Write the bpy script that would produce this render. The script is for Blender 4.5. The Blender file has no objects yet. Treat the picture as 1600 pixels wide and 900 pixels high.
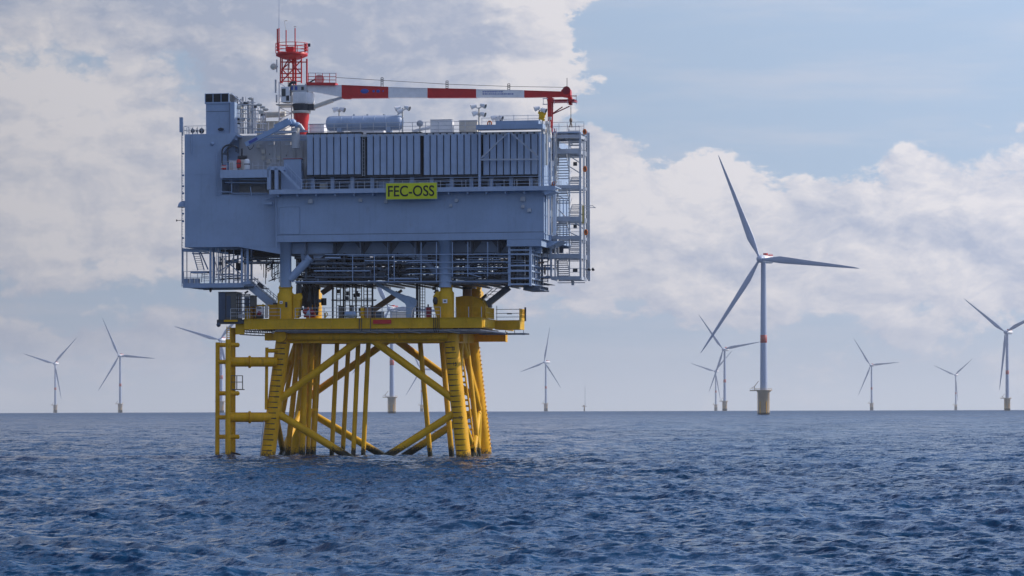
import bpy, bmesh, math, random
import numpy as np
from mathutils import Vector, Matrix

random.seed(7)
RNG = np.random.default_rng(11)
S = bpy.context.scene
C = S.collection
R = math.radians

# ------------------------------------------------------------------ camera
FPX = 5250.0            # focal length in photograph pixels (1600 wide)
CAM_H = 7.62
TRUE_H = 634.7          # row of the true horizontal at the centre column
ROLL = R(0.17)
EARTH = 6.371e6
cam = bpy.data.cameras.new('camera')
cam.sensor_width = 36.0
cam.lens = 36.0 * FPX / 1600.0
cam.shift_y = (TRUE_H - 450.0) / 1600.0
cam.clip_start = 1.0
cam.clip_end = 80000.0
camo = bpy.data.objects.new('camera', cam)
camo.location = (0, 0, CAM_H)
camo.rotation_euler = (R(90), ROLL, 0)
C.objects.link(camo)
S.camera = camo

# ------------------------------------------------------------------ sun, sky, exposure
SUN_AZ = R(74)          # to the right of the view direction, behind the platform
SUN_EL = R(34)
sun = bpy.data.lights.new('sun', 'SUN')
sun.energy = 3.8
sun.angle = R(0.53)
sun.color = (1.0, 0.90, 0.78)
suno = bpy.data.objects.new('sun', sun)
sd = Vector((math.sin(SUN_AZ) * math.cos(SUN_EL), math.cos(SUN_AZ) * math.cos(SUN_EL), math.sin(SUN_EL)))
suno.rotation_euler = sd.to_track_quat('Z', 'Y').to_euler()
suno.location = (200, 100, 300)
C.objects.link(suno)

S.view_settings.view_transform = 'Standard'
S.view_settings.look = 'None'
S.view_settings.gamma = 1.0
S.view_settings.exposure = 0.0
S.view_settings.use_curve_mapping = False
S.cycles.volume_bounces = 0
S.cycles.max_bounces = 6
S.cycles.transparent_max_bounces = 8
S.cycles.use_denoising = True
S.cycles.sample_clamp_indirect = 6.0


class NG:
    """tiny helper to write node maths as expressions"""
    def __init__(s, tree):
        s.t = tree

    def node(s, typ, **kw):
        n = s.t.nodes.new(typ)
        for k, v in kw.items():
            setattr(n, k, v)
        return n

    def put(s, sock, v):
        if isinstance(v, (int, float)):
            sock.default_value = v
        elif isinstance(v, (tuple, list)):
            if len(v) == 3 and len(sock.default_value) == 4:
                v = (*v, 1.0)
            sock.default_value = v
        else:
            s.t.links.new(v, sock)

    def m(s, op, a, b=None, c=None, clamp=False):
        n = s.node('ShaderNodeMath', operation=op, use_clamp=clamp)
        s.put(n.inputs[0], a)
        if b is not None:
            s.put(n.inputs[1], b)
        if c is not None:
            s.put(n.inputs[2], c)
        return n.outputs[0]

    def ramp(s, v, a, b, lo=0.0, hi=1.0, smooth=True):
        n = s.node('ShaderNodeMapRange', interpolation_type='SMOOTHSTEP' if smooth else 'LINEAR')
        s.put(n.inputs['Value'], v)
        n.inputs['From Min'].default_value = a
        n.inputs['From Max'].default_value = b
        n.inputs['To Min'].default_value = lo
        n.inputs['To Max'].default_value = hi
        return n.outputs['Result']

    def mix(s, f, a, b, mode='MIX'):
        n = s.node('ShaderNodeMix', data_type='RGBA', blend_type=mode)
        s.put(n.inputs[0], f)
        s.put(n.inputs[6], a)
        s.put(n.inputs[7], b)
        return n.outputs[2]

    def noise(s, vec, scale, detail=4, rough=0.55, dist=0.0, ntype=None):
        n = s.node('ShaderNodeTexNoise')
        if ntype:
            n.noise_type = ntype
        s.put(n.inputs['Vector'], vec)
        n.inputs['Scale'].default_value = scale
        n.inputs['Detail'].default_value = detail
        n.inputs['Roughness'].default_value = rough
        n.inputs['Distortion'].default_value = dist
        return n.outputs['Fac']

    def comb(s, x, y, z):
        n = s.node('ShaderNodeCombineXYZ')
        for i, v in enumerate((x, y, z)):
            s.put(n.inputs[i], v)
        return n.outputs[0]


world = bpy.data.worlds.new('World')
S.world = world
world.use_nodes = True
wt = world.node_tree
wt.nodes.clear()
g = NG(wt)
sky = g.node('ShaderNodeTexSky', sky_type='NISHITA')
sky.sun_disc = False
sky.sun_elevation = SUN_EL
sky.sun_rotation = SUN_AZ
sky.altitude = 10.0
sky.air_density = 1.0
sky.dust_density = 0.6
sky.ozone_density = 1.6
tc = g.node('ShaderNodeTexCoord')
sep = g.node('ShaderNodeSeparateXYZ')
wt.links.new(tc.outputs['Generated'], sep.inputs[0])
DX, DY, DZ = sep.outputs
AZ = g.m('ARCTAN2', DX, DY)                       # azimuth from the view direction, radians
EL = g.m('ARCSINE', DZ)
# units: 1 = 1000 px of the picture = 0.19 rad
UX = g.m('MULTIPLY', AZ, FPX / 1000)
UY = g.m('MULTIPLY', EL, FPX / 1000)
P = g.comb(g.m('MULTIPLY', UX, 1.3), g.m('MULTIPLY', UY, 2.3), 0.0)
n_big = g.noise(P, 1.2, 3, 0.5)


def vadd(vec, off):
    n = g.node('ShaderNodeVectorMath', operation='ADD')
    wt.links.new(vec, n.inputs[0])
    n.inputs[1].default_value = off
    return n.outputs[0]


def puffs(vec):
    """billowing lumps: inverted cell distance on gently bent coordinates"""
    nz = g.node('ShaderNodeTexNoise')
    wt.links.new(vec, nz.inputs['Vector'])
    nz.inputs['Scale'].default_value = 3.5
    nz.inputs['Detail'].default_value = 6
    nz.inputs['Roughness'].default_value = 0.6
    sc = g.node('ShaderNodeVectorMath', operation='MULTIPLY_ADD')
    wt.links.new(nz.outputs['Color'], sc.inputs[0])
    sc.inputs[1].default_value = (0.22, 0.22, 0)
    wt.links.new(vec, sc.inputs[2])
    vo = g.node('ShaderNodeTexVoronoi', feature='F1')
    vo.normalize = True
    wt.links.new(sc.outputs[0], vo.inputs['Vector'])
    vo.inputs['Scale'].default_value = 5.0
    vo.inputs['Detail'].default_value = 4.0
    vo.inputs['Roughness'].default_value = 0.6
    vo.inputs['Lacunarity'].default_value = 2.1
    return g.m('SUBTRACT', 1.0, vo.outputs['Distance'])


pf = puffs(P)
pf2 = puffs(vadd(P, (0.022, 0.035, 0)))
n_mid = g.noise(P, 4.5, 6, 0.60, 0.0)
n_fin = g.noise(P, 15.0, 5, 0.66)
Pb = g.comb(g.m('MULTIPLY', UX, 0.7), g.m('MULTIPLY', UY, 5.0), 3.3)
n_band = g.noise(Pb, 3.0, 5, 0.6)


wz = g.node('ShaderNodeTexNoise')
wt.links.new(P, wz.inputs['Vector'])
wz.inputs['Scale'].default_value = 4.2
wz.inputs['Detail'].default_value = 7
wz.inputs['Roughness'].default_value = 0.62
wsep = g.node('ShaderNodeSeparateXYZ')
wt.links.new(wz.outputs['Color'], wsep.inputs[0])
UXw = g.m('ADD', UX, g.m('MULTIPLY_ADD', wsep.outputs[0], 0.36, -0.18))
UYw = g.m('ADD', UY, g.m('MULTIPLY_ADD', wsep.outputs[1], 0.26, -0.13))


def blob(px, py, rx, ry, w, soft=1.0):
    u0, v0 = (px - 800) / 1000, (TRUE_H - py) / 1000
    a = g.m('DIVIDE', g.m('SUBTRACT', UXw, u0), rx / 1000)
    b = g.m('DIVIDE', g.m('SUBTRACT', UYw, v0), ry / 1000)
    d = g.m('SQRT', g.m('ADD', g.m('MULTIPLY', a, a), g.m('MULTIPLY', b, b)))
    return g.m('MULTIPLY', g.ramp(d, 1.0 + 0.5 * soft, 1.0 - 0.5 * soft), w)


def add(*vs):
    r = vs[0]
    for v in vs[1:]:
        r = g.m('ADD', r, v)
    return r


warp = g.m('MULTIPLY_ADD', n_mid, 2.3, -1.15)
warpf = g.m('MULTIPLY_ADD', n_fin, 1.3, -0.65)
wband = g.m('MULTIPLY_ADD', n_band, 1.4, -0.70)
base = g.m('MULTIPLY_ADD', n_big, 1.6, -0.80)
# where the clouds stand (positive) and where blue shows (negative)
wpuff = g.m('MULTIPLY_ADD', pf, 4.2, -2.65)
cover = add(base, g.m('MULTIPLY', warp, 0.75), wpuff, g.m('MULTIPLY', warpf, 0.5), -0.22,
            blob(110, 200, 420, 420, 0.85), blob(640, -20, 340, 240, 1.25, 0.7), blob(330, 300, 600, 130, 0.25), blob(250, 560, 900, 140, -0.75, 0.8), blob(330, 150, 90, 60, -0.6), blob(250, 430, 160, 50, -0.5),
            blob(1010, 350, 230, 140, 0.95, 0.7), blob(1400, 385, 480, 105, 0.85, 0.6), blob(1230, 460, 560, 90, 0.55), blob(180, 530, 150, 26, 0.75), blob(40, 590, 200, 18, 0.6),
            blob(1330, 60, 400, 180, -1.2, 0.5), blob(1000, 130, 110, 110, -0.8, 0.8),
            blob(1590, 190, 60, 24, 0.9))
mask = g.ramp(cover, -0.06, 0.55)
relief = g.m('MULTIPLY', g.m('SUBTRACT', pf, pf2), 4.6)
lit = add(g.m('MULTIPLY', warp, 0.20), relief, g.m('MULTIPLY', warpf, 0.50), g.m('MULTIPLY', wband, 0.50), 0.14,
          blob(70, 100, 170, 90, 0.5), blob(150, 130, 120, 60, 0.3), blob(110, 310, 260, 130, 0.45), blob(850, 70, 90, 120, 0.9, 1.2),
          blob(1040, 290, 180, 90, 0.50), blob(1350, 290, 380, 60, 0.35),
          blob(500, 60, 330, 130, -0.6), blob(60, 10, 200, 50, -0.4), blob(450, 540, 900, 110, -0.35), blob(1400, 370, 400, 50, -0.25), blob(1250, 470, 420, 60, 0.25))
litm = g.ramp(lit, -0.60, 0.85, smooth=False)
SC = 0.085 / 0.115
cl_dark = tuple(SC * v for v in (4.7, 5.3, 6.9))
cl_lit = tuple(SC * v for v in (9.0, 8.7, 9.0))
cloud_col = g.mix(litm, cl_dark, cl_lit)
band_m = g.m('MULTIPLY', g.ramp(n_band, 0.40, 0.72), g.ramp(UY, 0.0, 0.14))
clear = g.mix(1.0, sky.outputs[0], (0.98, 1.22, 1.66), 'MULTIPLY')
lowair = g.ramp(EL, 0.32, 0.10)
clear = g.mix(g.m('MULTIPLY', lowair, 0.93), clear, tuple(SC * v for v in (4.4, 5.6, 7.4)))
thin = g.mix(g.m('MULTIPLY', band_m, 0.5), clear, tuple(SC * v for v in (6.6, 6.9, 8.0)))
dens = g.m('MULTIPLY', mask, g.ramp(UY, 0.0, 0.16, 0.55, 0.93))
final = g.mix(dens, thin, cloud_col)
# the low air just over the horizon is smooth and pale
final = g.mix(g.ramp(UY, 0.13, -0.01, 0.0, 0.6), final, tuple(SC * v for v in (8.5, 9.1, 10.1)))
# broad, soft brightening of the hazy sky towards the sun
dp = g.node('ShaderNodeVectorMath', operation='DOT_PRODUCT')
wt.links.new(tc.outputs['Generated'], dp.inputs[0])
dp.inputs[1].default_value = tuple(sd)
gl = g.ramp(dp.outputs['Value'], 0.12, 0.42, 0.71, 1.22, smooth=False)
final = g.mix(1.0, final, g.comb(gl, gl, gl), 'MULTIPLY')
bg = g.node('ShaderNodeBackground')
wt.links.new(final, bg.inputs['Color'])
bg.inputs['Strength'].default_value = 0.115
wo = g.node('ShaderNodeOutputWorld')
wt.links.new(bg.outputs[0], wo.inputs['Surface'])

# ------------------------------------------------------------------ materials


def mat(name, col, rough=0.55, metal=0.0, var=0.10, streak=0.0, rust=0.0, bump=0.0, scale=0.7, fouled=None, spec=0.5):
    m = bpy.data.materials.new(name)
    m.use_nodes = True
    t = m.node_tree
    G = NG(t)
    b = t.nodes['Principled BSDF']
    tcn = G.node('ShaderNodeNewGeometry')
    pos = tcn.outputs['Position']
    n1 = G.noise(pos, scale, 5, 0.6)
    n2 = G.noise(pos, scale * 9, 3, 0.6)
    dark = tuple(c * (1 - var * 1.6) for c in col)
    light = tuple(min(1, c * (1 + var)) for c in col)
    f = G.m('ADD', G.m('MULTIPLY', n1, 0.75), G.m('MULTIPLY', n2, 0.25))
    c = G.mix(G.ramp(f, 0.33, 0.67), dark, light)
    if streak > 0:
        sp = G.node('ShaderNodeSeparateXYZ')
        t.links.new(pos, sp.inputs[0])
        sv = G.comb(G.m('MULTIPLY', sp.outputs[0], 2.3), G.m('MULTIPLY', sp.outputs[1], 2.3), G.m('MULTIPLY', sp.outputs[2], 0.16))
        sn = G.noise(sv, 1.0, 5, 0.62)
        c = G.mix(G.m('MULTIPLY', G.ramp(sn, 0.50, 0.74), streak), c, tuple(x * 0.55 for x in col))
    if rust > 0:
        sp = G.node('ShaderNodeSeparateXYZ')
        t.links.new(pos, sp.inputs[0])
        rv = G.comb(sp.outputs[0], sp.outputs[1], G.m('MULTIPLY', sp.outputs[2], 0.3))
        rn = G.noise(rv, 1.1, 6, 0.7)
        c = G.mix(G.m('MULTIPLY', G.ramp(rn, 0.58, 0.70), rust), c, (0.16, 0.06, 0.025))
    if fouled:
        sp = G.node('ShaderNodeSeparateXYZ')
        t.links.new(pos, sp.inputs[0])
        wn = G.m('MULTIPLY_ADD', n2, 2.6, -1.3)
        z = G.m('ADD', sp.outputs[2], wn)
        c = G.mix(G.ramp(z, fouled + 0.7, fouled - 0.5), c, (0.018, 0.022, 0.014))
    t.links.new(c, b.inputs['Base Color'])
    r_ = G.m('ADD', rough - 0.08, G.m('MULTIPLY', n2, 0.16))
    t.links.new(r_, b.inputs['Roughness'])
    b.inputs['Metallic'].default_value = metal
    b.inputs['Specular IOR Level'].default_value = spec
    if bump > 0:
        bn = G.node('ShaderNodeBump')
        bn.inputs['Strength'].default_value = bump
        bn.inputs['Distance'].default_value = 0.05
        t.links.new(n2, bn.inputs['Height'])
        t.links.new(bn.outputs[0], b.inputs['Normal'])
    return m


M = {}
M['hull'] = mat('hull_paint', (0.32, 0.42, 0.57), 0.45, var=0.05, streak=0.18, rust=0.10, scale=0.25, bump=0.15)
M['hull2'] = mat('recess_paint', (0.50, 0.51, 0.52), 0.55, var=0.06, streak=0.15, scale=0.3)
M['panel'] = mat('radiator_paint', (0.38, 0.475, 0.62), 0.42, var=0.07, streak=0.2, scale=0.3)
M['grey'] = mat('grey_frame_paint', (0.42, 0.46, 0.52), 0.5, var=0.08, streak=0.1, scale=0.8)
M['steel'] = mat('galvanised_steel', (0.50, 0.52, 0.55), 0.5, metal=0.15, var=0.12, scale=1.5)
M['white'] = mat('white_paint', (0.86, 0.85, 0.84), 0.45, var=0.05, streak=0.12, scale=0.8)
M['offwhite'] = mat('ivory_paint', (0.60, 0.57, 0.50), 0.5, var=0.08, streak=0.12, scale=0.8)
M['red'] = mat('red_paint', (0.58, 0.022, 0.022), 0.42, var=0.08, streak=0.1, scale=0.8)
M['bandred'] = mat('faded_red_band', (0.42, 0.06, 0.05), 0.5, var=0.06)
M['darkred'] = mat('dark_red_paint', (0.28, 0.018, 0.03), 0.5, var=0.1)
M['yellow'] = mat('yellow_coating', (0.80, 0.41, 0.003), 0.5, spec=0.25, var=0.11, streak=0.4, rust=0.4, scale=0.5, fouled=0.55, bump=0.2)
M['splash'] = mat('yellow_splash_zone', (0.78, 0.42, 0.004), 0.5, spec=0.3, var=0.09, streak=0.35, rust=0.3, scale=0.5, fouled=1.35, bump=0.2)
M['yellowdeck'] = mat('yellow_deck_paint', (0.72, 0.41, 0.008), 0.55, spec=0.3, var=0.09, streak=0.3, rust=0.22, scale=0.5)
M['dark'] = mat('dark_grey_metal', (0.045, 0.05, 0.06), 0.55, var=0.2)
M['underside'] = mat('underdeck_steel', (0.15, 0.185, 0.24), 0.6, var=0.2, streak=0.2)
M['black'] = mat('black_rubber', (0.015, 0.015, 0.018), 0.7, var=0.2)
M['navy'] = mat('navy_container_paint', (0.05, 0.08, 0.13), 0.5, var=0.1, streak=0.2)
M['olive'] = mat('brown_grey_panel', (0.12, 0.115, 0.10), 0.55, var=0.1)
M['blue'] = mat('pale_blue_paint', (0.30, 0.43, 0.62), 0.42, var=0.06)
M['deepblue'] = mat('blue_lettering', (0.06, 0.10, 0.38), 0.5, var=0.05)
M['sign'] = mat('sign_yellow', (0.68, 0.72, 0.01), 0.5, var=0.03)
M['orange'] = mat('orange_plastic', (0.75, 0.17, 0.02), 0.5, var=0.08)
M['tan'] = mat('brown_primer_steel', (0.32, 0.22, 0.15), 0.6, var=0.12)
M['lamp'] = mat('lamp_glass', (0.6, 0.65, 0.7), 0.12, metal=0.6, var=0.05)
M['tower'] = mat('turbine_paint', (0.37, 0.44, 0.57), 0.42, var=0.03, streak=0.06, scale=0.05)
M['tpyellow'] = mat('tower_foot_concrete', (0.56, 0.42, 0.27), 0.6, var=0.1, streak=0.3, scale=0.15, fouled=1.0)
M['glass'] = mat('window_glass', (0.03, 0.045, 0.06), 0.08, var=0.05)

# jacket legs and landing posts at the waterline (world x, y, radius)
LEGS_XY = [(-36.1, 502.0, 1.1), (-7.2, 497.0, 1.1), (-34.0, 531.3, 1.2), (-4.2, 521.5, 1.1), (-43.5, 500.5, 0.6), (-30.0, 505.0, 1.2), (-24.2, 503.2, 0.8), (-18.3, 499.0, 0.8)]

# sea
msea = bpy.data.materials.new('sea_water')
msea.use_nodes = True
t = msea.node_tree
G = NG(t)
b = t.nodes['Principled BSDF']
geo = G.node('ShaderNodeNewGeometry')
sp = G.node('ShaderNodeSeparateXYZ')
t.links.new(geo.outputs['Position'], sp.inputs[0])
pos = geo.outputs['Position']
big = G.noise(pos, 0.012, 3, 0.5)
c = G.mix(G.ramp(big, 0.35, 0.65), (0.002, 0.034, 0.086), (0.003, 0.050, 0.125))
# broken white water round the jacket legs
wash = None
for (lx, ly, lr) in LEGS_XY:
    dx = G.m('SUBTRACT', sp.outputs[0], lx)
    dy = G.m('SUBTRACT', sp.outputs[1], ly)
    dd = G.m('SQRT', G.m('ADD', G.m('MULTIPLY', dx, dx), G.m('MULTIPLY', dy, dy)))
    f_ = G.ramp(dd, lr + 3.2, lr, 0.0, 1.0)
    wash = f_ if wash is None else G.m('MAXIMUM', wash, f_)
fn = G.noise(pos, 1.1, 6, 0.7)
foam = G.ramp(G.m('ADD', fn, G.m('MULTIPLY', wash, 0.26)), 0.62, 0.72)
# a few small whitecaps out in the wind
caps = G.m('MULTIPLY', G.ramp(G.noise(G.comb(G.m('MULTIPLY', sp.outputs[0], 0.5), sp.outputs[1], 0.0), 0.35, 6, 0.65), 0.765, 0.80), 0.8)
foam = G.m('MAXIMUM', G.m('MULTIPLY', foam, G.ramp(wash, 0.0, 0.3)), caps)
c = G.mix(foam, c, (0.62, 0.66, 0.68))
t.links.new(c, b.inputs['Base Color'])
b.inputs['IOR'].default_value = 1.333
b.inputs['Specular IOR Level'].default_value = 0.235
# waves smaller than the coarser far mesh are carried by roughness
rdist = G.m('SQRT', G.m('ADD', G.m('MULTIPLY', sp.outputs[0], sp.outputs[0]), G.m('MULTIPLY', sp.outputs[1], sp.outputs[1])))
t.links.new(G.ramp(rdist, 150.0, 4500.0, 0.11, 0.42, smooth=False), b.inputs['Roughness'])
# ripples finer than the mesh: tilt the normal by noise, the same at every distance


def vnoise(scale, detail, rough, vec):
    n = G.node('ShaderNodeTexNoise')
    t.links.new(vec, n.inputs['Vector'])
    n.inputs['Scale'].default_value = scale
    n.inputs['Detail'].default_value = detail
    n.inputs['Roughness'].default_value = rough
    return n.outputs['Color']


def vmath(op, a, b_):
    n = G.node('ShaderNodeVectorMath', operation=op)
    for k, v in enumerate((a, b_)):
        if isinstance(v, tuple):
            n.inputs[k].default_value = v
        else:
            t.links.new(v, n.inputs[k])
    return n.outputs[0]


flat = G.comb(G.m('MULTIPLY', sp.outputs[0], 0.75), sp.outputs[1], 0.0)
v3 = vmath('MULTIPLY', vmath('SUBTRACT', vnoise(0.06, 3, 0.6, flat), (0.5, 0.5, 0.5)), (0.3, 0.7, 0.0))
v1 = vmath('MULTIPLY', vmath('SUBTRACT', vnoise(2.9, 5, 0.62, flat), (0.5, 0.5, 0.5)), (1.6, 2.6, 0.0))
v2 = vmath('MULTIPLY', vmath('SUBTRACT', vnoise(0.8, 3, 0.6, flat), (0.5, 0.5, 0.5)), (0.7, 1.3, 0.0))
gust2 = G.noise(G.comb(G.m('MULTIPLY', sp.outputs[0], 0.10), G.m('MULTIPLY', sp.outputs[1], 0.011), 0.0), 1.0, 5, 0.65)
gust = G.m('MULTIPLY', G.ramp(gust2, 0.36, 0.64, 0.6, 1.45), G.ramp(G.noise(G.comb(G.m('MULTIPLY', sp.outputs[0], 0.5), sp.outputs[1], 0.0), 0.02, 4, 0.6), 0.3, 0.7, 0.75, 1.25))
gv = G.comb(gust, gust, gust)
vv = vmath('MULTIPLY', vmath('ADD', vmath('ADD', v1, v3), v2), gv)
nn = vmath('ADD', geo.outputs['Normal'], vv)
nrm = G.node('ShaderNodeVectorMath', operation='NORMALIZE')
t.links.new(nn, nrm.inputs[0])
t.links.new(nrm.outputs[0], b.inputs['Normal'])
M['sea'] = msea

# ------------------------------------------------------------------ sea: one curved sheet of waves round the viewer


def build_sea():
    az = np.concatenate([np.linspace(-math.pi, -0.32, 36, endpoint=False), np.linspace(-0.32, -0.185, 24, endpoint=False),
                         np.linspace(-0.185, 0.185, 620, endpoint=False), np.linspace(0.185, 0.32, 24, endpoint=False),
                         np.linspace(0.32, math.pi, 36, endpoint=False)])
    r = [4.0]
    while r[-1] < 120:
        r.append(r[-1] * 1.07)
    while r[-1] < 26000:
        d = r[-1]
        s = 0.28 if d < 260 else 0.28 * (d / 260) ** 1.45
        r.append(d + s)
    r = np.array(r)
    sp_r = np.gradient(r)
    nr, na = len(r), len(az)
    A, RR = np.meshgrid(az, r)
    X = (RR * np.sin(A)).astype(np.float64).ravel()
    Y = (RR * np.cos(A)).astype(np.float64).ravel()
    rr = RR.ravel()
    spc = np.repeat(sp_r, na)
    daz = np.gradient(az)
    lat = (RR * daz[None, :]).ravel()
    cell = np.maximum(spc, lat)
    Z = np.zeros_like(X)
    OX = np.zeros_like(X)
    OY = np.zeros_like(X)
    n = 100
    lam = np.exp(np.linspace(math.log(0.8), math.log(46), n)) * RNG.uniform(0.93, 1.07, n)
    main = R(-118)
    for i in range(n):
        L = lam[i]
        k = 2 * math.pi / L
        spread = R(52) if L < 10 else R(24)
        th = main + RNG.normal(0, 1) * spread
        slope = 0.050 * (1 if L < 2.0 else (2.0 / L) ** 0.55) * (1 if L < 14 else (14 / L) ** 0.7)
        a = slope / k
        ph = RNG.uniform(0, 2 * math.pi)
        kx, ky = k * math.cos(th), k * math.sin(th)
        fade = np.clip((L / np.maximum(cell, 1e-3) - 2.0) / 2.0, 0, 1)
        arg = kx * X + ky * Y + ph
        # slow groups so the field does not look like a regular weave
        q = 1 + 0.55 * np.sin(arg * RNG.uniform(0.13, 0.21) + X * RNG.normal(0, 0.02) + Y * RNG.normal(0, 0.02) + ph * 3)
        aa = a * fade * q
        Z += aa * np.sin(arg)
        cs = np.cos(arg) * aa * 0.75
        OX += cs * math.cos(th)
        OY += cs * math.sin(th)
    Z -= rr * rr / (2 * EARTH)
    co = np.stack([X + OX, Y + OY, Z], 1)
    me = bpy.data.meshes.new('sea')
    idx = np.arange(nr * na).reshape(nr, na)
    a0 = idx[:-1, :]
    a1 = np.roll(idx, -1, axis=1)[:-1, :]
    b1 = np.roll(idx, -1, axis=1)[1:, :]
    b0 = idx[1:, :]
    quads = np.stack([a0, b0, b1, a1], -1).reshape(-1, 4)
    # centre fan
    co = np.concatenate([co, [[0, 0, 0]]])
    cidx = nr * na
    ring = idx[0]
    tri = np.stack([np.full(na, cidx), ring, np.roll(ring, -1)], -1)
    nv = len(co)
    me.vertices.add(nv)
    me.vertices.foreach_set('co', co.astype(np.float32).ravel())
    nq, nt = len(quads), len(tri)
    me.loops.add(nq * 4 + nt * 3)
    me.loops.foreach_set('vertex_index', np.concatenate([quads.ravel(), tri.ravel()]).astype(np.int32))
    me.polygons.add(nq + nt)
    ls = np.concatenate([np.arange(nq) * 4, nq * 4 + np.arange(nt) * 3]).astype(np.int32)
    me.polygons.foreach_set('loop_start', ls)
    me.polygons.foreach_set('use_smooth', np.ones(nq + nt, dtype=bool))
    me.update(calc_edges=True)
    me.validate()
    me.materials.append(M['sea'])
    o = bpy.data.objects.new('sea', me)
    C.objects.link(o)
    o['kind'] = 'structure'
    up = sum(p.normal.z for p in list(me.polygons)[200:260])
    if up < 0:
        me.flip_normals()
    return o


build_sea()

# ------------------------------------------------------------------ building helpers


def to_world(px, py, depth_y):
    """point of the world on the plane y = depth_y seen at a photograph pixel"""
    a = (px - 800) / FPX
    b_ = (TRUE_H - py) / FPX
    x = a * math.cos(ROLL) + b_ * math.sin(ROLL)
    z = -a * math.sin(ROLL) + b_ * math.cos(ROLL)
    return Vector((x * depth_y, depth_y, CAM_H + z * depth_y))


class MB:
    def __init__(s):
        s.v = []
        s.f = []
        s.sm = []

    def add(s, vs, fs, smooth=False):
        o = len(s.v)
        s.v += [Vector(v) for v in vs]
        s.f += [tuple(i + o for i in f) for f in fs]
        s.sm += [smooth] * len(fs)
        return s

    def box(s, x0, x1, y0, y1, z0, z1):
        if x0 > x1: x0, x1 = x1, x0
        if y0 > y1: y0, y1 = y1, y0
        if z0 > z1: z0, z1 = z1, z0
        vs = [(x, y, z) for z in (z0, z1) for x, y in ((x0, y0), (x1, y0), (x1, y1), (x0, y1))]
        return s.add(vs, [(3, 2, 1, 0), (4, 5, 6, 7), (0, 1, 5, 4), (1, 2, 6, 5), (2, 3, 7, 6), (3, 0, 4, 7)])

    def bar(s, p, q, w=0.1, h=None):
        p, q = Vector(p), Vector(q)
        h = w if h is None else h
        d = (q - p)
        if d.length < 1e-6: return s
        d.normalize()
        ref = Vector((0, 0, 1)) if abs(d.z) < 0.95 else Vector((0, 1, 0))
        a = d.cross(ref).normalized() * (w / 2)
        c_ = a.cross(d).normalized() * (h / 2)
        vs = [p - a - c_, p + a - c_, p + a + c_, p - a + c_, q - a - c_, q + a - c_, q + a + c_, q - a + c_]
        return s.add(vs, [(0, 1, 2, 3), (7, 6, 5, 4), (0, 4, 5, 1), (1, 5, 6, 2), (2, 6, 7, 3), (3, 7, 4, 0)])

    def tube(s, p, q, r=0.1, r2=None, n=10, cap=True):
        p, q = Vector(p), Vector(q)
        r2 = r if r2 is None else r2
        d = (q - p)
        if d.length < 1e-6: return s
        d.normalize()
        ref = Vector((0, 0, 1)) if abs(d.z) < 0.95 else Vector((0, 1, 0))
        a = d.cross(ref).normalized()
        c_ = a.cross(d).normalized()
        vs = []
        for base_, rad in ((p, r), (q, r2)):
            for i in range(n):
                t_ = 2 * math.pi * i / n
                vs.append(base_ + a * (math.cos(t_) * rad) + c_ * (math.sin(t_) * rad))
        s.add(vs, [(i, i + n, (i + 1) % n + n, (i + 1) % n) for i in range(n)], n > 5)
        if cap:
            s.add(vs[:n], [tuple(range(n))])
            s.add(vs[n:], [tuple(range(n - 1, -1, -1))])
        return s

    def path(s, pts, r=0.05, n=6):
        for a, b_ in zip(pts, pts[1:]):
            s.tube(a, b_, r, n=n)
        return s

    def prism(s, poly, y0, y1):
        """polygon in X-Z extruded in Y"""
        n = len(poly)
        vs = [(x, y0, z) for x, z in poly] + [(x, y1, z) for x, z in poly]
        fs = [tuple(range(n)), tuple(range(2 * n - 1, n - 1, -1))]
        fs += [(i, i + n, (i + 1) % n + n, (i + 1) % n) for i in range(n)]
        return s.add(vs, fs)

    def lathe(s, c0, prof, n=20, axis='Z'):
        """profile of (radius, height) pairs round an axis through c0"""
        c0 = Vector(c0)
        vs = []
        for r_, h_ in prof:
            for i in range(n):
                t_ = 2 * math.pi * i / n
                x, y = math.cos(t_) * r_, math.sin(t_) * r_
                v = (x, y, h_) if axis == 'Z' else ((h_, x, y) if axis == 'X' else (x, h_, y))
                vs.append(c0 + Vector(v))
        fs = []
        for k in range(len(prof) - 1):
            for i in range(n):
                j = (i + 1) % n
                fs.append((k * n + i, k * n + j, (k + 1) * n + j, (k + 1) * n + i))
        return s.add(vs, fs, True)

    def ball(s, c0, r_, n=10, sx=1, sy=1, sz=1):
        prof = [(max(1e-3, math.sin(math.pi * i / 6)) * r_, -math.cos(math.pi * i / 6) * r_) for i in range(7)]
        o = len(s.v)
        s.lathe((0, 0, 0), prof, n)
        for i in range(o, len(s.v)):
            v = s.v[i]
            s.v[i] = Vector((c0[0] + v.x * sx, c0[1] + v.y * sy, c0[2] + v.z * sz))
        return s

    def mesh(s, name, m, origin=Vector((0, 0, 0))):
        me = bpy.data.meshes.new(name)
        me.from_pydata([tuple(v - origin) for v in s.v], [], s.f)
        me.materials.append(m)
        bm = bmesh.new()
        bm.from_mesh(me)
        bmesh.ops.recalc_face_normals(bm, faces=bm.faces)
        for i, f in enumerate(bm.faces):
            f.smooth = s.sm[i]
        bm.to_mesh(me)
        bm.free()
        return me


def thing(name, label, cat, loc=(0, 0, 0), rz=0.0, group=None):
    o = bpy.data.objects.new(name, None)
    o.empty_display_size = 0.5
    C.objects.link(o)
    o.location = loc
    o.rotation_euler = (0, 0, rz)
    o['label'] = label
    o['category'] = cat
    if group: o['group'] = group
    return o


def link_part(name, me, parent, loc=(0, 0, 0)):
    o = bpy.data.objects.new(name, me)
    C.objects.link(o)
    o.parent = parent
    o.location = loc
    return o

# ------------------------------------------------------------------ wind turbines
TH = 141.0              # hub height


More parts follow.
